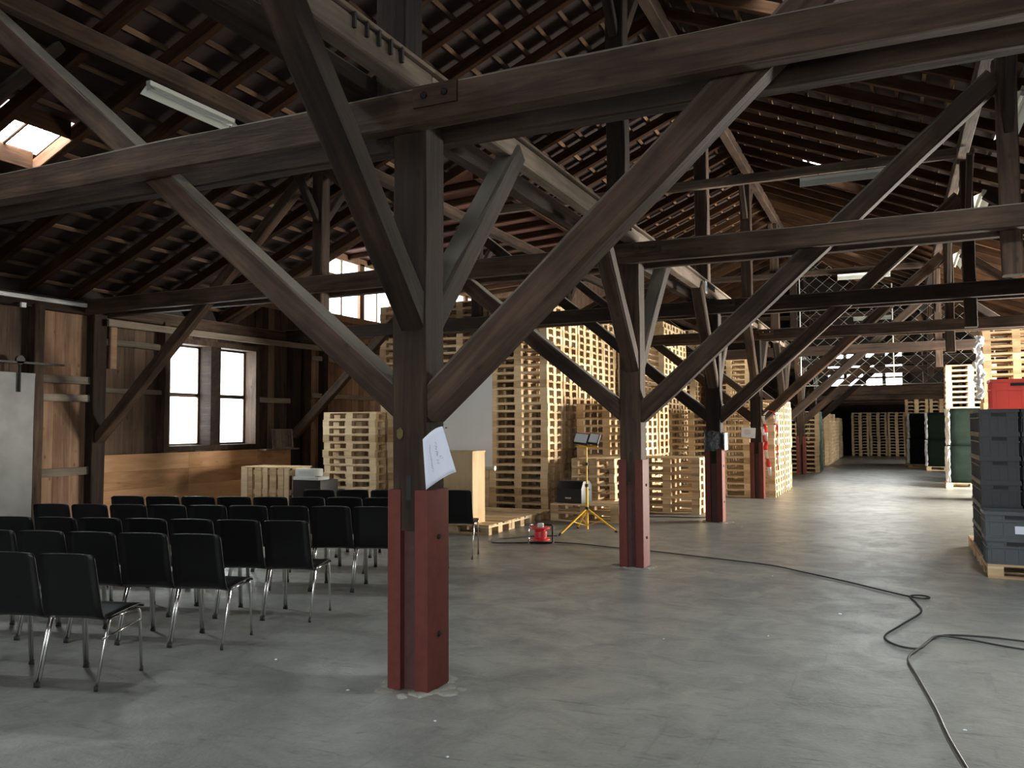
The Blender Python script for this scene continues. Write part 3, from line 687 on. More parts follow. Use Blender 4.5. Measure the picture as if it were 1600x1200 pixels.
def stack(x0, y0, n, label, group, rot=False, mode='one', jx=0.012, jr=0.008, z0=0.0, top=None):
    """x0 = left edge, y0 = near edge"""
    cx, cy = (x0+0.6, y0+0.4) if not rot else (x0+0.4, y0+0.6); rr = random.Random(int(x0*100)*31+int(y0*100))
    dx = dy = 0
    for k in range(n):
        if k % 7 == 0: dx = rr.uniform(-jx, jx)*1.5; dy = rr.uniform(-jx, jx)
        md = mode
        if isinstance(mode, tuple): md = mode[0] if k >= mode[1] else 'stuff'
        lb = label
        if label and n <= 15: lb = (ORDN[n-1-k]+' '+label).replace(' pallet in', ' pallet from the top in') if k < n-1 else 'topmost '+label
        pallet(cx+dx+rr.uniform(-jx, jx)*0.5, cy+dy+rr.uniform(-jx, jx)*0.5, z0+k*0.1442, (math.pi/2 if rot else 0)+rr.uniform(-jr, jr), lb, group, md)
# stage of single pallets laid out in front of the screen
SG = 'pallets forming the low stage'
for i in range(3):
    for j in range(3):
        lb = f'{("near", "middle", "far")[j]} pallet in the stage row {("along the aisle edge under the lectern", "under the screen", "nearest the window wall")[i]}'
        if i == 2 and j == 2: continue
        pallet(-6.02-i*1.215, 11.40+j*0.815, 0.0, 0.0, lb, SG, 'parts')
# two pallets under the loudspeaker, stacks round it
stack(-5.30, 13.10, 2, 'pallet in the pair carrying the black loudspeaker', 'pallets under the loudspeaker', mode='parts')
stack(-5.24, 14.00, 7, 'pallet in the waist-high stack behind the loudspeaker', 'waist-high stack behind the loudspeaker', rot=True, mode='parts')
stack(-4.36, 14.95, 7, 'pallet in the waist-high stack beside the film-wrapped post', 'waist-high stack by the wrapped post', mode='parts')
# head-high stacks behind those
for r_ in range(3): stack(-5.62, 15.30+r_*0.83, 14, ('pallet in the head-high stack behind the yellow lamp tripod', 'pallet in the second head-high stack behind the tripod', 'pallet in the hindmost head-high stack behind the tripod')[r_], 'head-high stacks behind the tripod', mode='one')
# tall block beside the screen
TB = 'pallet in the tall block behind the screen, %s column'
stack(-7.02, 14.30, 28, 'pallet in the tall front column at the edge of the stage', 'tall front column by the stage', mode='one')
stack(-8.25, 14.30, 28, 'pallet in the tall front column straight behind the screen', 'tall front column behind the screen', mode=('one', 10))
stack(-9.49, 14.30, 28, 'pallet in the tall front column nearest the window wall', 'tall front column nearest the window wall', mode=('one', 14))
for r_ in range(1, 5): stack(-7.02, 14.30+r_*0.825, 28 if r_ != 2 else 27, 'pallet in the tall block facing the lit aisle, behind its front column', 'tall block facing the aisle', mode='one' if r_ < 4 else 'stuff')
# two stacks by the window wall, behind the chairs
stack(-10.02, 13.15, 13, 'pallet in the stack beside the dark wall post behind the chairs', 'stack by the window wall', mode='one', jx=0.03)
stack(-8.76, 13.46, 13, 'pallet in the stack hidden half behind the nearest post', 'stack behind the nearest post', mode='one', jx=0.02)
# block farther down the aisle
stack(-3.57, 19.02, 13, 'pallet in the front stack behind the taped post', 'stack behind the taped post', mode='one')
stack(-4.82, 19.05, 13, 'pallet in the stack with blue plastic inside, behind the wrapped post', 'stack with blue plastic inside', mode='one')
for r_ in range(1, 4): stack(-3.57, 19.02+r_*0.835, 15, '', '', mode='stuff')
for y in (20.35, 21.2, 22.05, 23.85, 24.7, 25.55): stack(-6.36, y, 29 if y < 23 else 30, '', '', mode='stuff')
stack(-7.62, 20.3, 29, '', '', mode='stuff')
stack(-4.9, 24.4, 24, '', '', mode='stuff'); stack(-4.9, 25.3, 24, '', '', mode='stuff')
stack(-3.42, 29.2, 14, '', '', mode='stuff')
for y in (30.2, 31.1, 34.4, 35.25, 36.1, 36.95, 38.2, 39.05, 39.9, 40.75, 43.0, 43.85): stack(-3.52, y, 12+int(y) % 3, '', '', mode='stuff')
for k in range(4): stack(-1.92+k*0.83, 45.3, 15, '', '', rot=True, mode='stuff')
# gate side of the aisle
stack(1.70, 19.60, 25, 'pallet in the tall stack with white film down its edge', 'tall stack with white film', mode=('one', 13))
stack(1.32, 25.35, 22, '', '', mode='stuff')
stack(0.42, 35.6, 18, '', '', rot=True, mode='stuff'); stack(1.27, 35.6, 18, '', '', rot=True, mode='stuff')
o = stuff.build('pallet_stacks', PAL); tag(o, 'pale pallet stacks lining the far part of the aisle', 'pallets', None, 'stuff')

# ------------------------------------------------------------------ chairs
def shell_panel(pts, w0, w1, t, corner=0.0, nx=6, curve=0.0):
    """bent plywood: pts = (y, z) profile, width from w0 to w1, thickness t, corners rounded at the far end"""
    n = len(pts); V = []; F = []
    nor = []
    for i in range(n):
        a = Vector(pts[max(i-1, 0)]); b_ = Vector(pts[min(i+1, n-1)]); d = (b_-a).normalized(); nor.append(Vector((-d.y, d.x)))
    L = sum((Vector(pts[i+1])-Vector(pts[i])).length for i in range(n-1)); acc = 0.0
    for i in range(n):
        if i: acc += (Vector(pts[i])-Vector(pts[i-1])).length
        w = w0+(w1-w0)*acc/L; e = L-acc
        if corner and e < corner: w -= 2*(corner-math.sqrt(max(0, corner**2-(corner-e)**2)))
        for s in (0, 1):
            for k in range(nx+1):
                u = k/nx*2-1; off = (t*s)+curve*(u*u)
                V.append((u*w/2, pts[i][0]+nor[i].x*off, pts[i][1]+nor[i].y*off))
    st = 2*(nx+1)
    for i in range(n-1):
        for k in range(nx):
            a = i*st+k; F.append((a, a+1, a+st+1, a+st)); b_ = a+nx+1; F.append((b_+1, b_, b_+st, b_+st+1))
        a = i*st; F.append((a, a+st, a+st+nx+1, a+nx+1)); a = i*st+nx; F.append((a+st, a, a+nx+1, a+st+nx+1))
    for i in (0, n-1):
        for k in range(nx):
            a = i*st+k; q = (a+1, a, a+nx+1, a+nx+2); F.append(q if i == 0 else q[::-1])
    return V, F
def chair_meshes():
    m = {}
    back = [(-0.150, 0.425), (-0.172, 0.445), (-0.185, 0.48), (-0.200, 0.55), (-0.215, 0.63), (-0.230, 0.71), (-0.243, 0.775), (-0.248, 0.795), (-0.252, 0.812), (-0.255, 0.824), (-0.2565, 0.830)]
    V, F = shell_panel(back, 0.415, 0.395, 0.011, 0.030, 6, 0.012); m['backrest'] = me_from('backrest', V, F, BLK, True)
    seat = [(0.215, 0.425), (0.205, 0.440), (0.17, 0.450), (0.08, 0.447), (-0.03, 0.438), (-0.10, 0.432), (-0.150, 0.425)]
    V, F = shell_panel(seat, 0.410, 0.415, 0.011, 0.0, 6, 0.0); m['seat'] = me_from('seat', V, F, BLK, True)
    for s, nm in ((-1, 'l'), (1, 'r')):
        b = MB().tube([(s*0.198, -0.105, 0.412), (s*0.199, -0.125, 0.395), (s*0.201, -0.150, 0.33), (s*0.201, -0.235, 0.012)], 0.0095, 8); m['rear_'+nm] = me_from('leg', b.V, b.F, CHR, True)
        b = MB().tube([(s*0.198, 0.140, 0.418), (s*0.199, 0.165, 0.410), (s*0.200, 0.176, 0.385), (s*0.201, 0.200, 0.012)], 0.0095, 8); m['front_'+nm] = me_from('leg', b.V, b.F, CHR, True)
        b = MB().tube([(s*0.198, -0.11, 0.412), (s*0.198, 0.0, 0.416), (s*0.198, 0.145, 0.418)], 0.0095, 8); m['rail_'+nm] = me_from('seat_rail', b.V, b.F, CHR, True)
        b = MB().tube([(s*0.2025, -0.1885, 0.30), (s*0.205, 0.181, 0.34)], 0.006, 6); m['bar_'+nm] = me_from('side_bar', b.V, b.F, CHR, True)
        for q, y in (('rear', -0.2382), ('front', 0.2006)):
            b = MB().tube([(s*0.201, y+0.002, 0.03), (s*0.2012, y, 0.0)], [0.011, 0.012], 8); m['cap_%s_%s' % (q, nm)] = me_from('foot_cap', b.V, b.F, RUB, True)
    b = MB().tube([(-0.198, -0.105, 0.410), (0.198, -0.105, 0.410)], 0.008, 8); m['cross'] = me_from('cross_rail', b.V, b.F, CHR, True)
    b = MB().tube([(-0.198, 0.12, 0.412), (0.198, 0.12, 0.412)], 0.008, 8); m['cross2'] = me_from('cross_rail', b.V, b.F, CHR, True)
    return m
CM = chair_meshes()
def chair(x, y, rz, label, group, bar=False):
    r = empty('stacking_chair', (x, y, 0), rz); tag(r, label, 'chair', group)
    def p(nm, k, par=r): return link(bpy.data.objects.new(nm, CM[k]), par)
    p('seat', 'seat'); p('backrest', 'backrest'); p('cross_rail', 'cross'); p('cross_rail', 'cross2')
    for s in 'lr':
        for q in ('rear', 'front'):
            lg = p('leg', q+'_'+s); p('foot_cap', 'cap_%s_%s' % (q, s), lg)
        p('seat_rail', 'rail_'+s)
    if bar: p('side_bar', 'bar_r')
    return r
ROWN = {1: 'rearmost row', 2: 'second row from the back', 3: 'third row from the back', 4: 'third row from the stage', 5: 'second row from the stage', 6: 'front row before the stage'}
NUM = ['at the aisle end', 'second from the aisle', 'third from the aisle', 'fourth from the aisle', 'fifth from the aisle', 'sixth from the aisle', 'seventh from the aisle', 'eighth from the aisle', 'ninth from the aisle']
# aisle-end chair of each row: position of the backrest top, number of chairs
ROWS = {1: (-4.64, 3.56, 3, 13.0), 2: (-4.62, 4.58, 6, 14.0), 3: (-4.58, 5.52, 8, 15.0), 4: (-4.58, 6.78, 9, 16.5), 5: (-4.66, 7.80, 9, 17.0), 6: (-4.82, 8.88, 5, 18.0)}
for rw, (bx, by, n, deg) in ROWS.items():
    a = math.radians(deg)
    for k in range(n):
        px_, py_ = bx-math.cos(a)*0.424*k, by-math.sin(a)*0.424*k
        ck = math.radians(deg+random.uniform(-0.7, 0.7))
        # backrest top lies 0.25 m behind the chair's centre
        cx, cy = px_+0.25*-math.sin(ck), py_+0.25*math.cos(ck)
        chair(cx, cy, ck, f'black plywood chair {NUM[k]} in the {ROWN[rw]}', 'black chairs in rows', bar=(rw == 1 and k == 0))

# ------------------------------------------------------------------ stage furniture
# roll-up screen on a stand
r = empty('projection_screen', (-7.03, 12.75, 0)); tag(r, 'white roll-up projection screen standing before the tall pallets', 'screen')
V = []; F = []
for i in range(13):
    x = -0.85+1.68*i/12
    for z in (0.90, 2.60): V.append((x, 0.012*math.sin(i*0.9), z))
for i in range(12): F.append((2*i, 2*i+2, 2*i+3, 2*i+1))
mesh_obj('cloth', V, F, SCRN, r, True)
MB().tube([(-0.87, 0, 2.62), (0.86, 0, 2.62)], 0.018, 10).build('top_rail', LAMPW, r, True)
MB().tube([(-0.87, 0, 0.88), (0.84, 0, 0.88)], 0.030, 12).build('roller_case', LAMPW, r, True)
for x in (-0.89, 0.84): MB().tube([(x, 0, 0.88), (x+0.035, 0, 0.88)], 0.042, 12).build('end_cap', WHITE, r, True)
MB().tube([(0, 0.06, 0.16), (0, 0.06, 2.62)], 0.016, 8).build('stand_pole', IRON, r, True)
for a in (0.5, 2.6, 4.7): MB().tube([(0, 0.06, 0.62), (0.42*math.cos(a), 0.06+0.42*math.sin(a), 0.16)], 0.011, 8).build('leg', IRON, r, True)
# lectern of plywood boards
r = empty('lectern', (-6.02, 11.20, 0.144)); tag(r, 'tall plywood lectern box on the pallet stage', 'lectern')
boxo('front_panel', (-0.33, -0.20, 0.0), (0.315, -0.18, 1.06), PLY, r, 0.003); boxo('rear_panel', (-0.33, 0.19, 0.0), (0.315, 0.21, 1.06), PLY, r, 0.003)
boxo('side_panel', (0.315, -0.20, 0.0), (0.335, 0.21, 1.06), PLY, r, 0.003); boxo('side_panel', (-0.35, -0.20, 0.0), (-0.33, 0.21, 1.06), PLY, r, 0.003)
boxo('top', (-0.36, -0.21, 1.06), (0.345, 0.22, 1.08), PLY, r, 0.003)
# microphone stem seen beside the sheet
# loudspeaker
r = empty('loudspeaker', (-4.98, 13.42, 0.289), -0.12); tag(r, 'black wedge loudspeaker on the pair of pallets', 'speaker')
prof = [(-0.20, 0.0), (0.20, 0.0), (0.20, 0.30), (0.10, 0.37), (-0.12, 0.37), (-0.20, 0.24)]
V = [(-0.235, y, z) for y, z in prof]+[(0.235, y, z) for y, z in prof]; n = 6
F = [tuple(range(n-1, -1, -1)), tuple(range(n, 2*n))]+[(k, (k+1) % n, (k+1) % n+n, k+n) for k in range(n)]
b = MB().add(V, F).build('cabinet', SPK, r, True, 0.014)
MB().box((-0.205, -0.206, 0.02), (0.205, -0.198, 0.235)).build('grille', RUB, r)
boxo('badge', (-0.07, -0.210, 0.075), (0.04, -0.205, 0.10), SILV, r)
MB().tube([(0.238, -0.06, 0.22), (0.262, -0.04, 0.22), (0.262, 0.06, 0.22), (0.238, 0.08, 0.22)], 0.010, 8).build('handle', RUB, r, True)
for x in (-0.2, 0.2): MB().box((x-0.02, -0.18, -0.004), (x+0.02, 0.18, 0.004)).build('foot', RUB, r)
LENSW = plain('floodlight_glass', (0.92, 0.94, 0.96), 0.25, var=0.02)
# yellow tripod with two floodlights
r = empty('floodlight_tripod', (-4.20, 11.85, 0)); tag(r, 'yellow tripod stand with two white floodlights', 'work light')
MB().tube([(0, 0, 0.05), (0, 0, 0.72)], 0.020, 10).build('lower_pole', YEL, r, True)
MB().tube([(0, 0, 0.70), (0, 0, 1.28)], 0.013, 10).build('upper_pole', YEL, r, True)
for z in (0.36, 0.70, 1.02): MB().tube([(0, 0, z-0.022), (0, 0, z+0.022)], 0.028, 10).build('clamp_collar', RUB, r, True)
for (fx, fy) in ((-0.24, -0.50), (0.40, 0.16), (-0.30, 0.42)):
    lg = MB().tube([(fx*0.05, fy*0.05, 0.34), (fx, fy, 0.02)], 0.014, 8).build('leg', YEL, r, True)
    MB().tube([(fx*0.97, fy*0.97, 0.03), (fx*1.03, fy*1.03, 0.0)], 0.019, 8).build('rubber_foot', RUB, lg, True)
    MB().tube([(0, 0, 0.10), (fx*0.52, fy*0.52, 0.18)], 0.008, 6).build('brace', YEL, r, True)
MB().tube([(-0.16, 0, 1.28), (0.18, 0, 1.28)], 0.012, 8).build('cross_bar', YEL, r, True)
for (x, w) in ((-0.075, 0.20), (0.125, 0.14)):
    M = Matrix.Translation((x, -0.01, 1.40)) @ Matrix.Rotation(math.radians(-30), 4, 'X') @ Matrix.Rotation(0.12, 4, 'Y')
    h = MB().box((-w/2-0.012, -0.012, -0.085), (w/2+0.012, 0.04, 0.085)).xf(M).build('floodlight', RUB, r, True, 0.006)
    MB().box((-w/2, -0.016, -0.072), (w/2, -0.010, 0.072)).xf(M).build('lens', LENSW, h)
    MB().tube([(x-w/2-0.01, 0, 1.37), (x-w/2-0.01, 0, 1.30), (x, 0, 1.28)], 0.006, 6).build('bracket', RUB, r, True)
# cable reel
r = empty('cable_reel', (-4.40, 10.52, 0), 0.25); tag(r, 'red cable reel with white sockets on the floor by the stage', 'cable reel')
b = MB().lathe([(0.135, 0.045), (0.14, 0.055), (0.135, 0.066), (0.075, 0.072), (0.062, 0.10), (0.062, 0.165), (0.075, 0.195), (0.135, 0.202), (0.14, 0.212), (0.135, 0.222)], 24).build('drum', REDP, r, True)
MB().box((-0.035, -0.05, 0.222), (0.04, 0.03, 0.275)).build('socket_block', WHITE, r, True, 0.006)
for s in (-1, 1):
    MB().tube([(s*0.155, 0, 0.012), (s*0.165, 0, 0.03), (s*0.165, 0, 0.235), (s*0.15, 0, 0.25), (s*0.06, 0, 0.25)], 0.012, 8).build('frame_tube', CHR if s < 0 else RUB, r, True)
MB().tube([(-0.155, 0, 0.012), (0.155, 0, 0.012)], 0.012, 8).build('base_tube', RUB, r, True)
MB().lathe([(0.060, 0.075), (0.085, 0.085), (0.088, 0.13), (0.085, 0.165), (0.06, 0.175)], 20).build('wound_cable', REDP, r, True)
# cables on the floor
def smooth_path(P, z=0.011, n=8):
    P = [Vector((p[0], p[1], z)) for p in P]; out = []
    for i in range(len(P)-1):
        p0, p1, p2, p3 = P[max(i-1, 0)], P[i], P[i+1], P[min(i+2, len(P)-1)]
        for k in range(n):
            t = k/n; out.append(0.5*((2*p1)+(p2-p0)*t+(2*p0-5*p1+4*p2-p3)*t*t+(3*p1-p0-3*p2+p3)*t**3))
    return out+[P[-1]]
o = MB().tube(smooth_path([(-4.24, 10.62), (-3.9, 10.62), (-3.4, 10.48), (-2.89, 10.38), (-2.1, 10.12), (-1.33, 9.85), (-0.9, 9.50), (-0.43, 9.08), (-0.1, 8.74), (0.10, 8.56), (0.20, 8.52), (0.26, 8.58), (0.20, 8.66), (0.10, 8.58), (0.15, 8.25), (0.17, 7.90), (0.02, 7.35), (-0.10, 6.90), (-0.02, 6.66), (0.12, 6.62), (0.19, 6.85), (0.25, 7.05), (0.45, 7.16), (0.83, 7.14), (1.5, 6.9), (2.6, 6.6)]), 0.0075, 7).build('extension_cable', CABLE, None, True); tag(o, 'thin dark extension cable snaking from the red reel across the aisle', 'cable')
o = MB().tube(smooth_path([(2.6, 6.35), (1.5, 6.72), (0.79, 6.87), (0.45, 7.02), (0.26, 7.03), (0.14, 6.66), (0.05, 6.30), (0.10, 5.85), (0.17, 5.28), (0.21, 4.85), (0.26, 4.47), (0.36, 3.8), (0.5, 3.0)], 0.016), 0.0075, 7).build('extension_cable', CABLE, None, True); tag(o, 'thin dark cable lying along the aisle towards the gateway', 'cable')
o = MB().tube(smooth_path([(-4.46, 11.28), (-4.75, 11.1), (-4.9, 10.9), (-5.1, 10.6), (-5.0, 10.3), (-4.57, 10.48)], 0.009), 0.008, 6).build('lamp_cable', CABLE, None, True); tag(o, 'short dark lead from the tripod foot to the reel', 'cable')
o = MB().tube(smooth_path([(-3.0, 15.2), (-2.9, 14.6), (-3.2, 14.35), (-3.7, 14.3), (-4.3, 14.0)], 0.009), 0.008, 6).build('floor_lead', CABLE, None, True); tag(o, 'dark lead on the floor beside the film-wrapped post', 'cable')
# upright pallets used as a table, projector on a dark box beside it
r = empty('pallet_table', (-10.32, 11.85, 0)); tag(r, 'upright slatted pallet table in front of the panelled window wall', 'table')
for k, (x, w) in enumerate(((-0.56, 0.145), (-0.40, 0.10), (-0.24, 0.145), (-0.05, 0.10), (0.10, 0.145), (0.29, 0.12), (0.43, 0.10))):
    cbox('slat', (w, 0.022, 0.86), (x+w/2, 0.0, 0.43), PAL, r)
for z in (0.08, 0.43, 0.78): cbox('cross_board', (1.10, 0.10, 0.09), (0.0, 0.062, z), PAL, r)
for x in (-0.52, 0.48): cbox('side_board', (0.022, 0.50, 0.86), (x+0.03, 0.36, 0.43), PAL, r)
cbox('top_board', (1.12, 0.62, 0.02), (0.0, 0.30, 0.87), PAL, r)
r = empty('black_case', (-9.40, 12.10, 0)); tag(r, 'plain black flight case standing beside the pallet table', 'case')
boxo('body', (-0.30, -0.25, 0.02), (0.30, 0.25, 0.66), SPK, r, 0.012)
for sx in (-1, 1):
    for sy in (-1, 1): boxo('corner', (sx*0.30-0.025, sy*0.25-0.025, 0.0), (sx*0.30+0.025, sy*0.25+0.025, 0.07), IRON, r, 0.005)
r = empty('projector', (-9.42, 12.00, 0.661)); tag(r, 'white projector lying on the black case', 'projector')
boxo('base', (-0.27, -0.16, 0.0), (0.27, 0.16, 0.06), WHITE, r, 0.014); boxo('body', (-0.25, -0.14, 0.055), (0.16, 0.14, 0.195), WHITE, r, 0.03)
boxo('vent', (-0.17, -0.143, 0.105), (0.10, -0.137, 0.155), LAMPW, r); boxo('buttons', (0.02, -0.10, 0.058), (0.22, -0.02, 0.066), RUB, r)
# old crate leaning on the sill ledge
r = empty('wire_crate', (XL+0.23, 13.56, 1.162), 0.0); tag(r, 'small grey slatted crate leaning beside the bright window', 'crate')
for (a, b_) in (((0, -0.31, 0.0), (0.03, 0.31, 0.025)), ((0, -0.31, 0.37), (0.03, 0.31, 0.395)), ((0, -0.31, 0.025), (0.03, -0.285, 0.37)), ((0, 0.285, 0.025), (0.03, 0.31, 0.37))): boxo('frame_bar', a, b_, RAIL, r)
for k in range(6): boxo('slat', (-0.012, -0.28+k*0.094, 0.02), (0.004, -0.20+k*0.094, 0.375), RAIL, r)
r.rotation_euler = (0, -0.10, 0)
boxo('sill_ledge', (XL+0.10, 12.99, 1.13), (XL+0.30, 14.0, 1.16), RAILX, wl)

# ------------------------------------------------------------------ sheets, tape and film on the posts
def sheet(name, w, h, fn, mat, parent, nx=8, ny=10):
    V = []; F = []
    for j in range(ny+1):
        for i in range(nx+1):
            u, v = i/nx, j/ny; V.append(fn(u, v))
    for j in range(ny):
        for i in range(nx):
            a = j*(nx+1)+i; F.append((a, a+1, a+nx+2, a+nx+1))
    o = mesh_obj(name, V, F, mat, parent, True); m = o.modifiers.new('s', 'SOLIDIFY'); m.thickness = 0.0012; return o
Y = TY[1]
r = empty('paper_sheet', (PX+0.125, Y-0.13, 1.22)); tag(r, 'white handwritten paper sheet curling off the nearest post', 'paper')
def pf(u, v):    # a sheet pinned by its upper edge, lower corner swinging out into the aisle
    x = 0.012+0.130*u+0.045*(1-v)*u*0.9-0.01*v+0.05*(1-v)*0.9-0.02*(1-u)*(1-v)
    y = -0.035+0.05*math.sin(u*2.6)*(0.4+0.6*(1-v))-0.02*(1-v)
    z = 0.03+0.27*v+0.075*u+0.02*math.sin(u*3.0)-0.03*(1-u)*(1-v)
    return (x, y, z)
sheet('sheet', 0.2, 0.3, pf, PAPER, r)
def scrawl(name, pts, parent, mat=INK, wd=0.0022, off=-0.0032):
    m = MB()
    for (u0, u1, v0, v1) in pts:
        a = Vector(pf(u0, v0)); b_ = Vector(pf(u1, v1)); d = (b_-a)
        m.tube([a+Vector((0, off, 0)), (a+b_)/2+Vector((0, off, 0.0015)), b_+Vector((0, off, 0))], wd, 5)
    return m.build(name, mat, parent)
rr = random.Random(5)
st = []
for (uc, n, amp, va, vb) in ((0.46, 13, 0.045, 0.75, 0.47), (0.56, 3, 0.05, 0.44, 0.36), (0.42, 3, 0.05, 0.40, 0.30), (0.24, 13, 0.02, 0.78, 0.22)):
    for k in range(n):
        v0 = va+(vb-va)*k/n; v1 = va+(vb-va)*(k+0.8)/n; st.append((uc+rr.uniform(-amp, amp), uc+rr.uniform(-amp, amp), v0, v1))
scrawl('handwriting', st, r, wd=0.0012)['kind'] = 'stuff'
boxo('drawing_pin', (0.145, -0.012, 0.365), (0.153, -0.004, 0.373), IRON, r)
# paint spot on the nearest post
rr = random.Random(8); V = [(0, 0, 0)]; n = 14
for k in range(n):
    a = 2*math.pi*k/n; q = rr.uniform(0.026, 0.033); V.append((q*math.cos(a)*0.8, 0, q*math.sin(a)*1.2))
o = mesh_obj('paint_spot', V, [(0, 1+(k+1) % n, 1+k) for k in range(n)], plain('faded_yellow_paint', (0.10, 0.078, 0.022), 0.8, var=0.5, bscale=60), None)
o.location = (PX-0.055, TY[1]-0.1285, 1.555); o.modifiers.new('s', 'SOLIDIFY').thickness = 0.003; tag(o, 'small faded yellow paint spot on the nearest post', 'paint')
# scraps on the floor
m = MB(); rr = random.Random(21)
for (x, y, q) in ((-3.05, 4.25, .012), (-4.55, 3.05, .012), (-2.3, 4.0, .010), (-1.2, 9.2, .010), (-0.45, 7.6, .020), (-2.2, 13.4, .02), (-1.9, 14.3, .015), (-3.9, 4.6, .012), (-1.6, 6.2, .008), (-0.9, 6.6, .008), (-3.5, 13.7, .015), (0.3, 5.0, .012), (-2.0, 3.6, .010)):
    a = rr.uniform(0, 3); m.add([(x+q*math.cos(a+k*1.57)*rr.uniform(.7, 1.4), y+q*math.sin(a+k*1.57)*rr.uniform(.7, 1.4), 0.003) for k in range(4)]+[(x, y, 0.008)], [(0, 1, 4), (1, 2, 4), (2, 3, 4), (3, 0, 4)])
o = m.build('floor_litter', PAPER); tag(o, 'tiny pale scraps scattered on the concrete floor', 'litter', None, 'stuff')
# taped post: notice and barrier tape
Y = TY[4]
r = empty('notice', (PX-0.16, Y-0.14, 1.42)); tag(r, 'small white printed notice on the taped post', 'notice'); r.rotation_euler = (0, 0.07, 0)
boxo('sheet', (-0.15, -0.004, -0.11), (0.15, 0.0, 0.11), PAPER, r)
m = MB()
for k, w in enumerate((0.10, 0.14, 0.12, 0.15, 0.09)): m.box((-w/2-0.02, -0.006, 0.055-k*0.025), (w/2-0.02, -0.004, 0.062-k*0.025))
m.build('printed_lines', INK, r)
TAPE_R = plain('tape_red', (0.75, 0.035, 0.03), 0.4); TAPE_W = plain('tape_white', (0.82, 0.84, 0.85), 0.4)
def tape(name, path, w, label, seg=0.16):
    r = empty(name, path[0]); tag(r, label, 'tape', 'barrier tape on the taped post')
    P = smooth_path([(p[0], p[1]) for p in path]); Zs = []
    n = 8
    for i in range(len(path)-1):
        for k in range(n): Zs.append(path[i][2]+(path[i+1][2]-path[i][2])*k/n)
    Zs.append(path[-1][2])
    for p, z in zip(P, Zs): p.z = z
    acc = 0; cur = 0; run = [P[0]]; base = Vector(path[0])
    def flush(run, cur):
        if len(run) < 2: return
        V = []; F = []
        for i, p in enumerate(run):
            tw = 0.9*math.sin((p.z+p.x)*9.0); d = Vector((math.cos(tw), -abs(math.sin(tw))*0.6-0.15, 0.0))*w/2
            V += [p-base-d, p-base+d]
        for i in range(len(run)-1): F.append((2*i, 2*i+1, 2*i+3, 2*i+2))
        o = mesh_obj('red_band' if cur else 'white_band', V, F, TAPE_R if cur else TAPE_W, r, True); o.modifiers.new('s', 'SOLIDIFY').thickness = 0.0015
    for i in range(1, len(P)):
        acc += (P[i]-P[i-1]).length; run.append(P[i])
        if acc > seg: flush(run, cur); run = [P[i]]; cur ^= 1; acc = 0
    flush(run, cur)
tx, ty = PX+0.16, Y-0.16
tape('barrier_tape', [(tx+0.0, ty, 1.78), (tx+0.03, ty-0.03, 1.55), (tx+0.06, ty-0.02, 1.30), (tx+0.04, ty-0.02, 1.05), (tx+0.09, ty-0.03, 0.80), (tx+0.12, ty-0.02, 0.50)], 0.095, 'broad twisted red and white tape hanging down the taped post')
tape('barrier_tape', [(tx-0.02, ty-0.02, 1.55), (tx+0.0, ty-0.04, 1.42), (tx+0.02, ty-0.03, 1.22)], 0.07, 'short white and red tape end tucked against the taped post')
tape('barrier_tape', [(tx+0.28, ty+0.02, 1.80), (tx+0.29, ty+0.0, 1.45), (tx+0.28, ty+0.01, 1.05), (tx+0.29, ty+0.0, 0.62)], 0.045, 'narrow straight red and white tape hanging beside the taped post', 0.2)
tape('barrier_tape', [(tx+0.02, ty, 1.80), (tx+0.12, ty-0.05, 1.90), (tx+0.22, ty-0.02, 1.86), (tx+0.25, ty, 1.72), (tx+0.24, ty, 1.58)], 0.05, 'looped red and white tape end over the brace of the taped post')
# black film and paper on the wrapped post
Y = TY[3]
m = MB(); n = 28; V = []; F = []; rr = random.Random(3)
for j in range(9):
    z = 1.17+0.30*j/8
    for k in range(n):
        a = 2*math.pi*k/n; c, s = math.cos(a), math.sin(a); q = 0.150/max(abs(c), abs(s)); q = min(q, 0.185)+rr.uniform(-0.006, 0.012)
        V.append((PX+c*q, Y+s*q, z+(rr.uniform(-0.03, 0.05) if j in (0, 8) else 0)))
for j in range(8):
    for k in range(n): F.append((j*n+k, j*n+(k+1) % n, (j+1)*n+(k+1) % n, (j+1)*n+k))
o = mesh_obj('black_film_wrap', V, F, BLKF, None, True); tag(o, 'crumpled black film wrapped round the third post', 'film')
r = empty('white_note', (PX+0.19, Y, 1.31)); tag(r, 'white note on the aisle face of the film-wrapped post', 'paper')
boxo('sheet', (0.0, -0.13, -0.13), (0.003, 0.13, 0.15), PAPER, r); MB().box((0.003, -0.08, 0.0), (0.004, 0.06, 0.01)).box((0.003, -0.08, -0.03), (0.004, 0.03, -0.02)).build('printed_lines', INK, r)
# blue plastic inside the stack behind the wrapped post
r = empty('blue_tub', (-4.22, 19.60, 13*0.1442+0.002)); 
bpy.data.objects.remove(r)

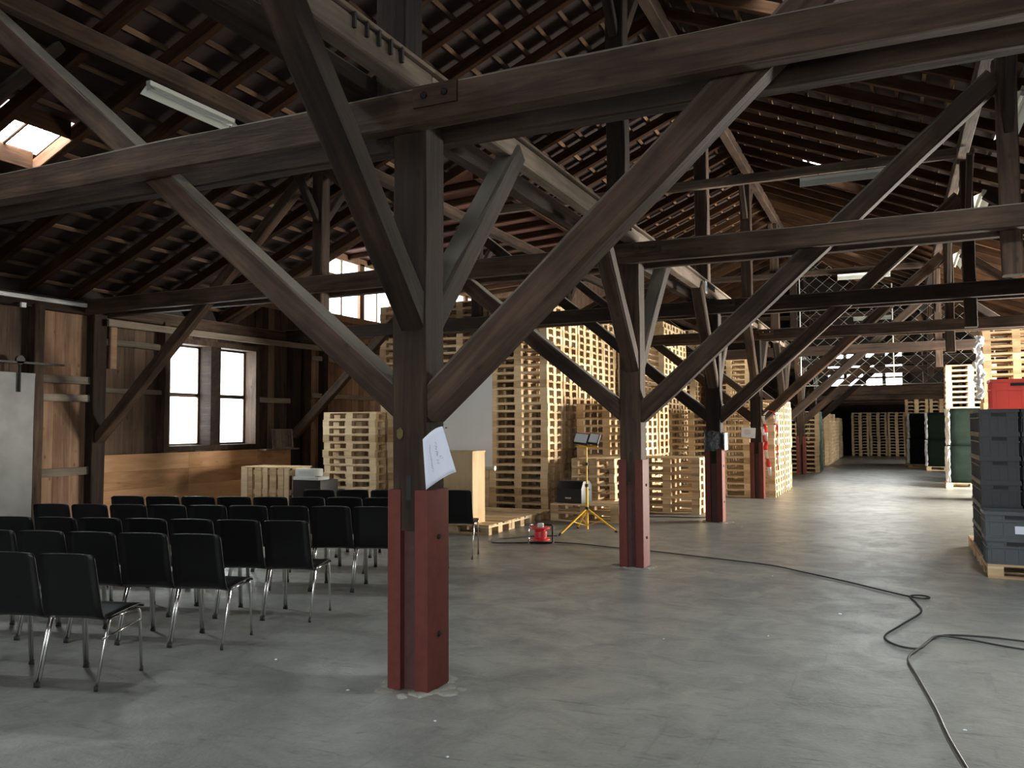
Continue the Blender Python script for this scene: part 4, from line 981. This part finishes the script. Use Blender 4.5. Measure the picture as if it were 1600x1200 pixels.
# ------------------------------------------------------------------ gate side of the aisle: crates, bales, film
def container(x, y, z, w, d, h, mat, label, group, name='plastic_crate', sticker=False):
    """x, y = front left corner; open-topped ribbed container"""
    r = empty(name, (x, y, z)); tag(r, label, 'crate', group); t = 0.012; e = 0.022
    b = MB(); i = 0.014
    for q in (((i, i, 0), (w-i, i+t, h-0.03)), ((i, d-i-t, 0), (w-i, d-i, h-0.03)), ((i, i+t, 0), (i+t, d-i-t, h-0.03)), ((w-i-t, i+t, 0), (w-i, d-i-t, h-0.03)), ((i, i, 0), (w-i, d-i, 0.012))): b.box(*q)
    b.build('body', mat, r)
    f = MB()
    for q in (((0, 0, h-0.035), (w, e, h)), ((0, d-e, h-0.035), (w, d, h)), ((0, e, h-0.035), (e, d-e, h)), ((w-e, e, h-0.035), (w, d-e, h))): f.box(*q)
    f.build('rim', mat, r)
    for zz in (0.0, h*0.62):
        f = MB(); f.box((0.004, 0.002, zz), (w-0.004, i+0.002, zz+0.016)).box((0.002, 0.004, zz), (i+0.002, d-0.004, zz+0.016)); f.build('band', mat, r)
    for k in range(5):
        xx = w*(0.10+0.2*k); boxo('rib', (xx-0.007, 0.004, 0.016), (xx+0.007, i+0.002, h-0.04), mat, r)
    for k in range(4):
        yy = d*(0.14+0.24*k); boxo('rib', (0.004, yy-0.007, 0.016), (i+0.002, yy+0.007, h-0.04), mat, r)
    boxo('hand_hole_shade', (w*0.32, -0.001, h-0.075), (w*0.68, i+0.004, h-0.045), RUB, r)  # black block in place of a cut-out, shade of the hole as colour
    if sticker: boxo('sticker', (w*0.46, -0.002, 0.045), (w*0.72, 0.0, 0.125), PAPER, r)
    return r
CG = 'grey crates on the aisle-side pallet'
for k in range(3): pallet(1.45, 10.36+k*0.83, 0.0, 0.0, ('wooden pallet under the two loose grey crates', 'wooden pallet under the tall grey crate stack', 'wooden pallet under the rear of the grey crate stack')[k], 'pallets under the grey crates', 'parts')
container(0.84, 9.97, 0.145, 0.60, 0.40, 0.27, CGRY, 'lower loose grey crate standing on the pallet edge', CG)
container(0.83, 9.97, 0.416, 0.60, 0.40, 0.27, CGRY, 'upper loose grey crate with a pale sticker', CG, sticker=True)
container(1.46, 9.98, 0.145, 0.60, 0.40, 0.27, CGRY, 'grey crate on the pallet edge beside the two loose ones', CG)
LV = ['bottom', 'second', 'third', 'fourth', 'fifth', 'topmost']
for c in range(3):
    for k in range(6):
        for d_ in range(2):
            if c == 2 and d_ == 1: continue
            lb = f'{LV[k]} dark crate in the {("aisle-side", "middle", "inner")[c]} {"front" if d_ == 0 else "rear"} column under the red crates'
            container(0.86+c*0.415, 10.62+d_*0.61, 0.145+k*0.268, 0.40, 0.60, 0.27, CDRK, lb, 'dark crates in the tall stack')
ZC = 0.145+5*0.268+0.271
for c in range(2): container(0.99+c*0.61, 10.60, ZC, 0.60, 0.40, 0.33, CRED, ('red crate on top of the dark stack, at the aisle side', 'red crate on top of the dark stack, at the inner side')[c], 'red crates on the dark stack')
r = empty('tarpaulin_roll', (1.62, 11.35, ZC)); tag(r, 'dark blue-green tarpaulin roll standing on the crate stack', 'roll')
MB().lathe([(0.15, 0.0), (0.16, 0.03), (0.158, 1.15), (0.145, 1.22), (0.10, 1.26), (0.02, 1.27)], 22).build('roll', BLUE if False else plain('dark_tarpaulin', (0.020, 0.034, 0.038), 0.35, var=0.3, bump=0.4, bscale=6), r, True)
for z in (0.3, 0.85): MB().lathe([(0.160, z), (0.163, z+0.005), (0.163, z+0.025), (0.160, z+0.03)], 22).build('strap', RUB, r, True)
# wrapped bales
def bale(x, y, z, w, d, h, label, seed):
    r = empty('wrapped_bale', (x, y, z)); tag(r, label, 'bale', 'film-wrapped green bales')
    rr = random.Random(seed); n = 40; rows = 9
    def ring(grow, wob):
        V = []; F = []
        for j in range(rows+1):
            v = j/rows; infl = 1-0.10*abs(2*v-1)**3.0
            for k in range(n):
                a = 2*math.pi*(k+0.5)/n; c, s = math.cos(a), math.sin(a)
                e = 0.30; cx = math.copysign(abs(c)**e, c); sy = math.copysign(abs(s)**e, s)
                V.append((w/2+cx*(w/2*infl+grow+rr.uniform(-wob, wob)), d/2+sy*(d/2*infl+grow+rr.uniform(-wob, wob)), v*h+(rr.uniform(-wob, wob) if 0 < j < rows else 0)))
        for j in range(rows):
            for k in range(n): F.append((j*n+k, j*n+(k+1) % n, (j+1)*n+(k+1) % n, (j+1)*n+k))
        F.append(tuple(range(n-1, -1, -1))); F.append(tuple(rows*n+k for k in range(n)))
        return V, F
    V, F = ring(0.0, 0.008); mesh_obj('sacking', V, F, GRN, r, True)
    # bunched film down the aisle-side corner, its highlight put into the white colour
    V = []; F = []; m_ = 12
    for j in range(m_+1):
        v = j/m_
        for k in range(7):
            u = k/6; a = math.pi*(1.06+0.24*u); c, s = math.cos(a), math.sin(a); e = 0.34
            cx = math.copysign(abs(c)**e, c); sy = math.copysign(abs(s)**e, s); g = 0.02+rr.uniform(0, 0.03)
            V.append((w/2+cx*(w/2*0.99+g), d/2+sy*(d/2*0.99+g), 0.02+v*(h-0.03)))
    for j in range(m_):
        for k in range(6): a = j*7+k; F.append((a, a+1, a+8, a+7))
    o = mesh_obj('stretch_film', V, F, FILMW, r); o['label'] = 'bunched film with painted highlight'
    o.modifiers.new('s', 'SOLIDIFY').thickness = 0.003
for (x, y, w, d, nm) in ((1.17, 23.1, 1.15, 1.2, 'beside the tall dark crates'), (0.98, 31.6, 0.95, 1.0, 'in the middle of the bale row'), (0.45, 33.3, 0.95, 1.0, 'at the far end of the bale row')):
    stack(x, y+0.1, 1, f'flat pallet under the green bales {nm}', 'pallets under the bales', mode='one')
    bale(x, y, 0.146, w, d, 0.90, f'lower dark green film-wrapped bale {nm}', int(y*10)); bale(x+0.02, y, 1.05, w, d, 0.92, f'upper dark green film-wrapped bale {nm}', int(y*10)+1)
# white film down the edge of the tall stack
V = []; F = []; rr = random.Random(9); m_ = 26
for j in range(m_+1):
    z = 3.40-1.30*j/m_
    for k in range(6): V.append((1.55+0.030*k+0.03*math.sin(j*0.9)+rr.uniform(-.025, .025), 19.50-0.04*math.sin(k*1.9+j)+rr.uniform(-.02, .02), z+rr.uniform(-.02, .02)))
for j in range(m_):
    for k in range(5): a = j*6+k; F.append((a, a+1, a+7, a+6))
o = mesh_obj('hanging_film', V, F, FILMW); tag(o, 'crumpled white film hanging down the edge of the tall stack', 'film'); o.modifiers.new('s', 'SOLIDIFY').thickness = 0.003
o = mesh_obj('film_scrap', [(1.75, 19.7, 3.62), (1.95, 19.65, 3.66), (2.15, 19.7, 3.62), (1.78, 19.9, 3.72), (1.97, 19.92, 3.78), (2.12, 19.9, 3.70), (1.8, 20.1, 3.62), (1.98, 20.12, 3.66), (2.1, 20.1, 3.62)], [(0, 1, 4, 3), (1, 2, 5, 4), (3, 4, 7, 6), (4, 5, 8, 7)], FILMW, None, True); tag(o, 'white film scrap lying on top of the tall stack', 'film'); o.modifiers.new('s', 'SOLIDIFY').thickness = 0.004
# teal sheeting on a far stack
o = boxo('teal_sheet', (-2.215, 29.3, 0.02), (-2.20, 30.0, 2.0), TEAL); tag(o, 'teal sheet leaning on a pallet stack far down the aisle', 'sheet')
# storage rack posts on the gate side
r = empty('storage_rack', (2.2, 26.8, 0)); tag(r, 'timber storage rack behind the far pallet stack on the gate side', 'rack')
for (x, y) in ((1.85, 26.9), (3.3, 26.9), (1.85, 28.05), (3.3, 28.05)): timber('upright', (x, y, 0), (x, y, 3.3), 0.10, 0.12, RAF, r)
for z in (2.35, 3.2):
    for y in (26.9, 28.05): timber('shelf_beam', (1.80, y, z), (3.35, y, z), 0.08, 0.12, RAF, r)
    for k in range(4): cbox('shelf_board', (0.34, 1.3, 0.025), (2.0+k*0.38-2.2, 27.48-26.8, z+0.073), RAF, r)
# chain-link netting hung across the aisle under the far roof
def chainlink(x0, x1, z0, z1, Y, pitch, label):
    r = empty('chain_link_net', ((x0+x1)/2, Y, z0)); tag(r, label, 'netting'); m = MB(); n = int((x1-x0)/pitch); rr = 0.006
    for i in range(n+1):
        pts = []; z = z0; s = 1 if i % 2 else -1
        while z <= min(z1, 9):
            x = x0+i*pitch+s*pitch*0.52; zt = zroof(x)-0.35
            if z > zt: break
            pts.append((x-r.location.x, s*0.006, z-z0)); z += pitch*0.9; s = -s
        if len(pts) > 1: m.tube(pts, rr, 3, False)
    m.build('mesh_wire', WIRE, r)
    for x in (x0, (x0+x1)/2, x1): MB().tube([(x-r.location.x, 0, 0), (x-r.location.x, 0, min(z1, zroof(x)-0.4)-z0)], 0.02, 6).build('net_post', WIRE, r)
    MB().tube([(x0-r.location.x, 0, 0), (x1-r.location.x, 0, 0)], 0.014, 6).build('edge_wire', WIRE, r)
chainlink(-2.5, 2.6, 2.75, 6.6, TY[6]-1.7, 0.19, 'chain-link netting stretched across the aisle below the far roof')
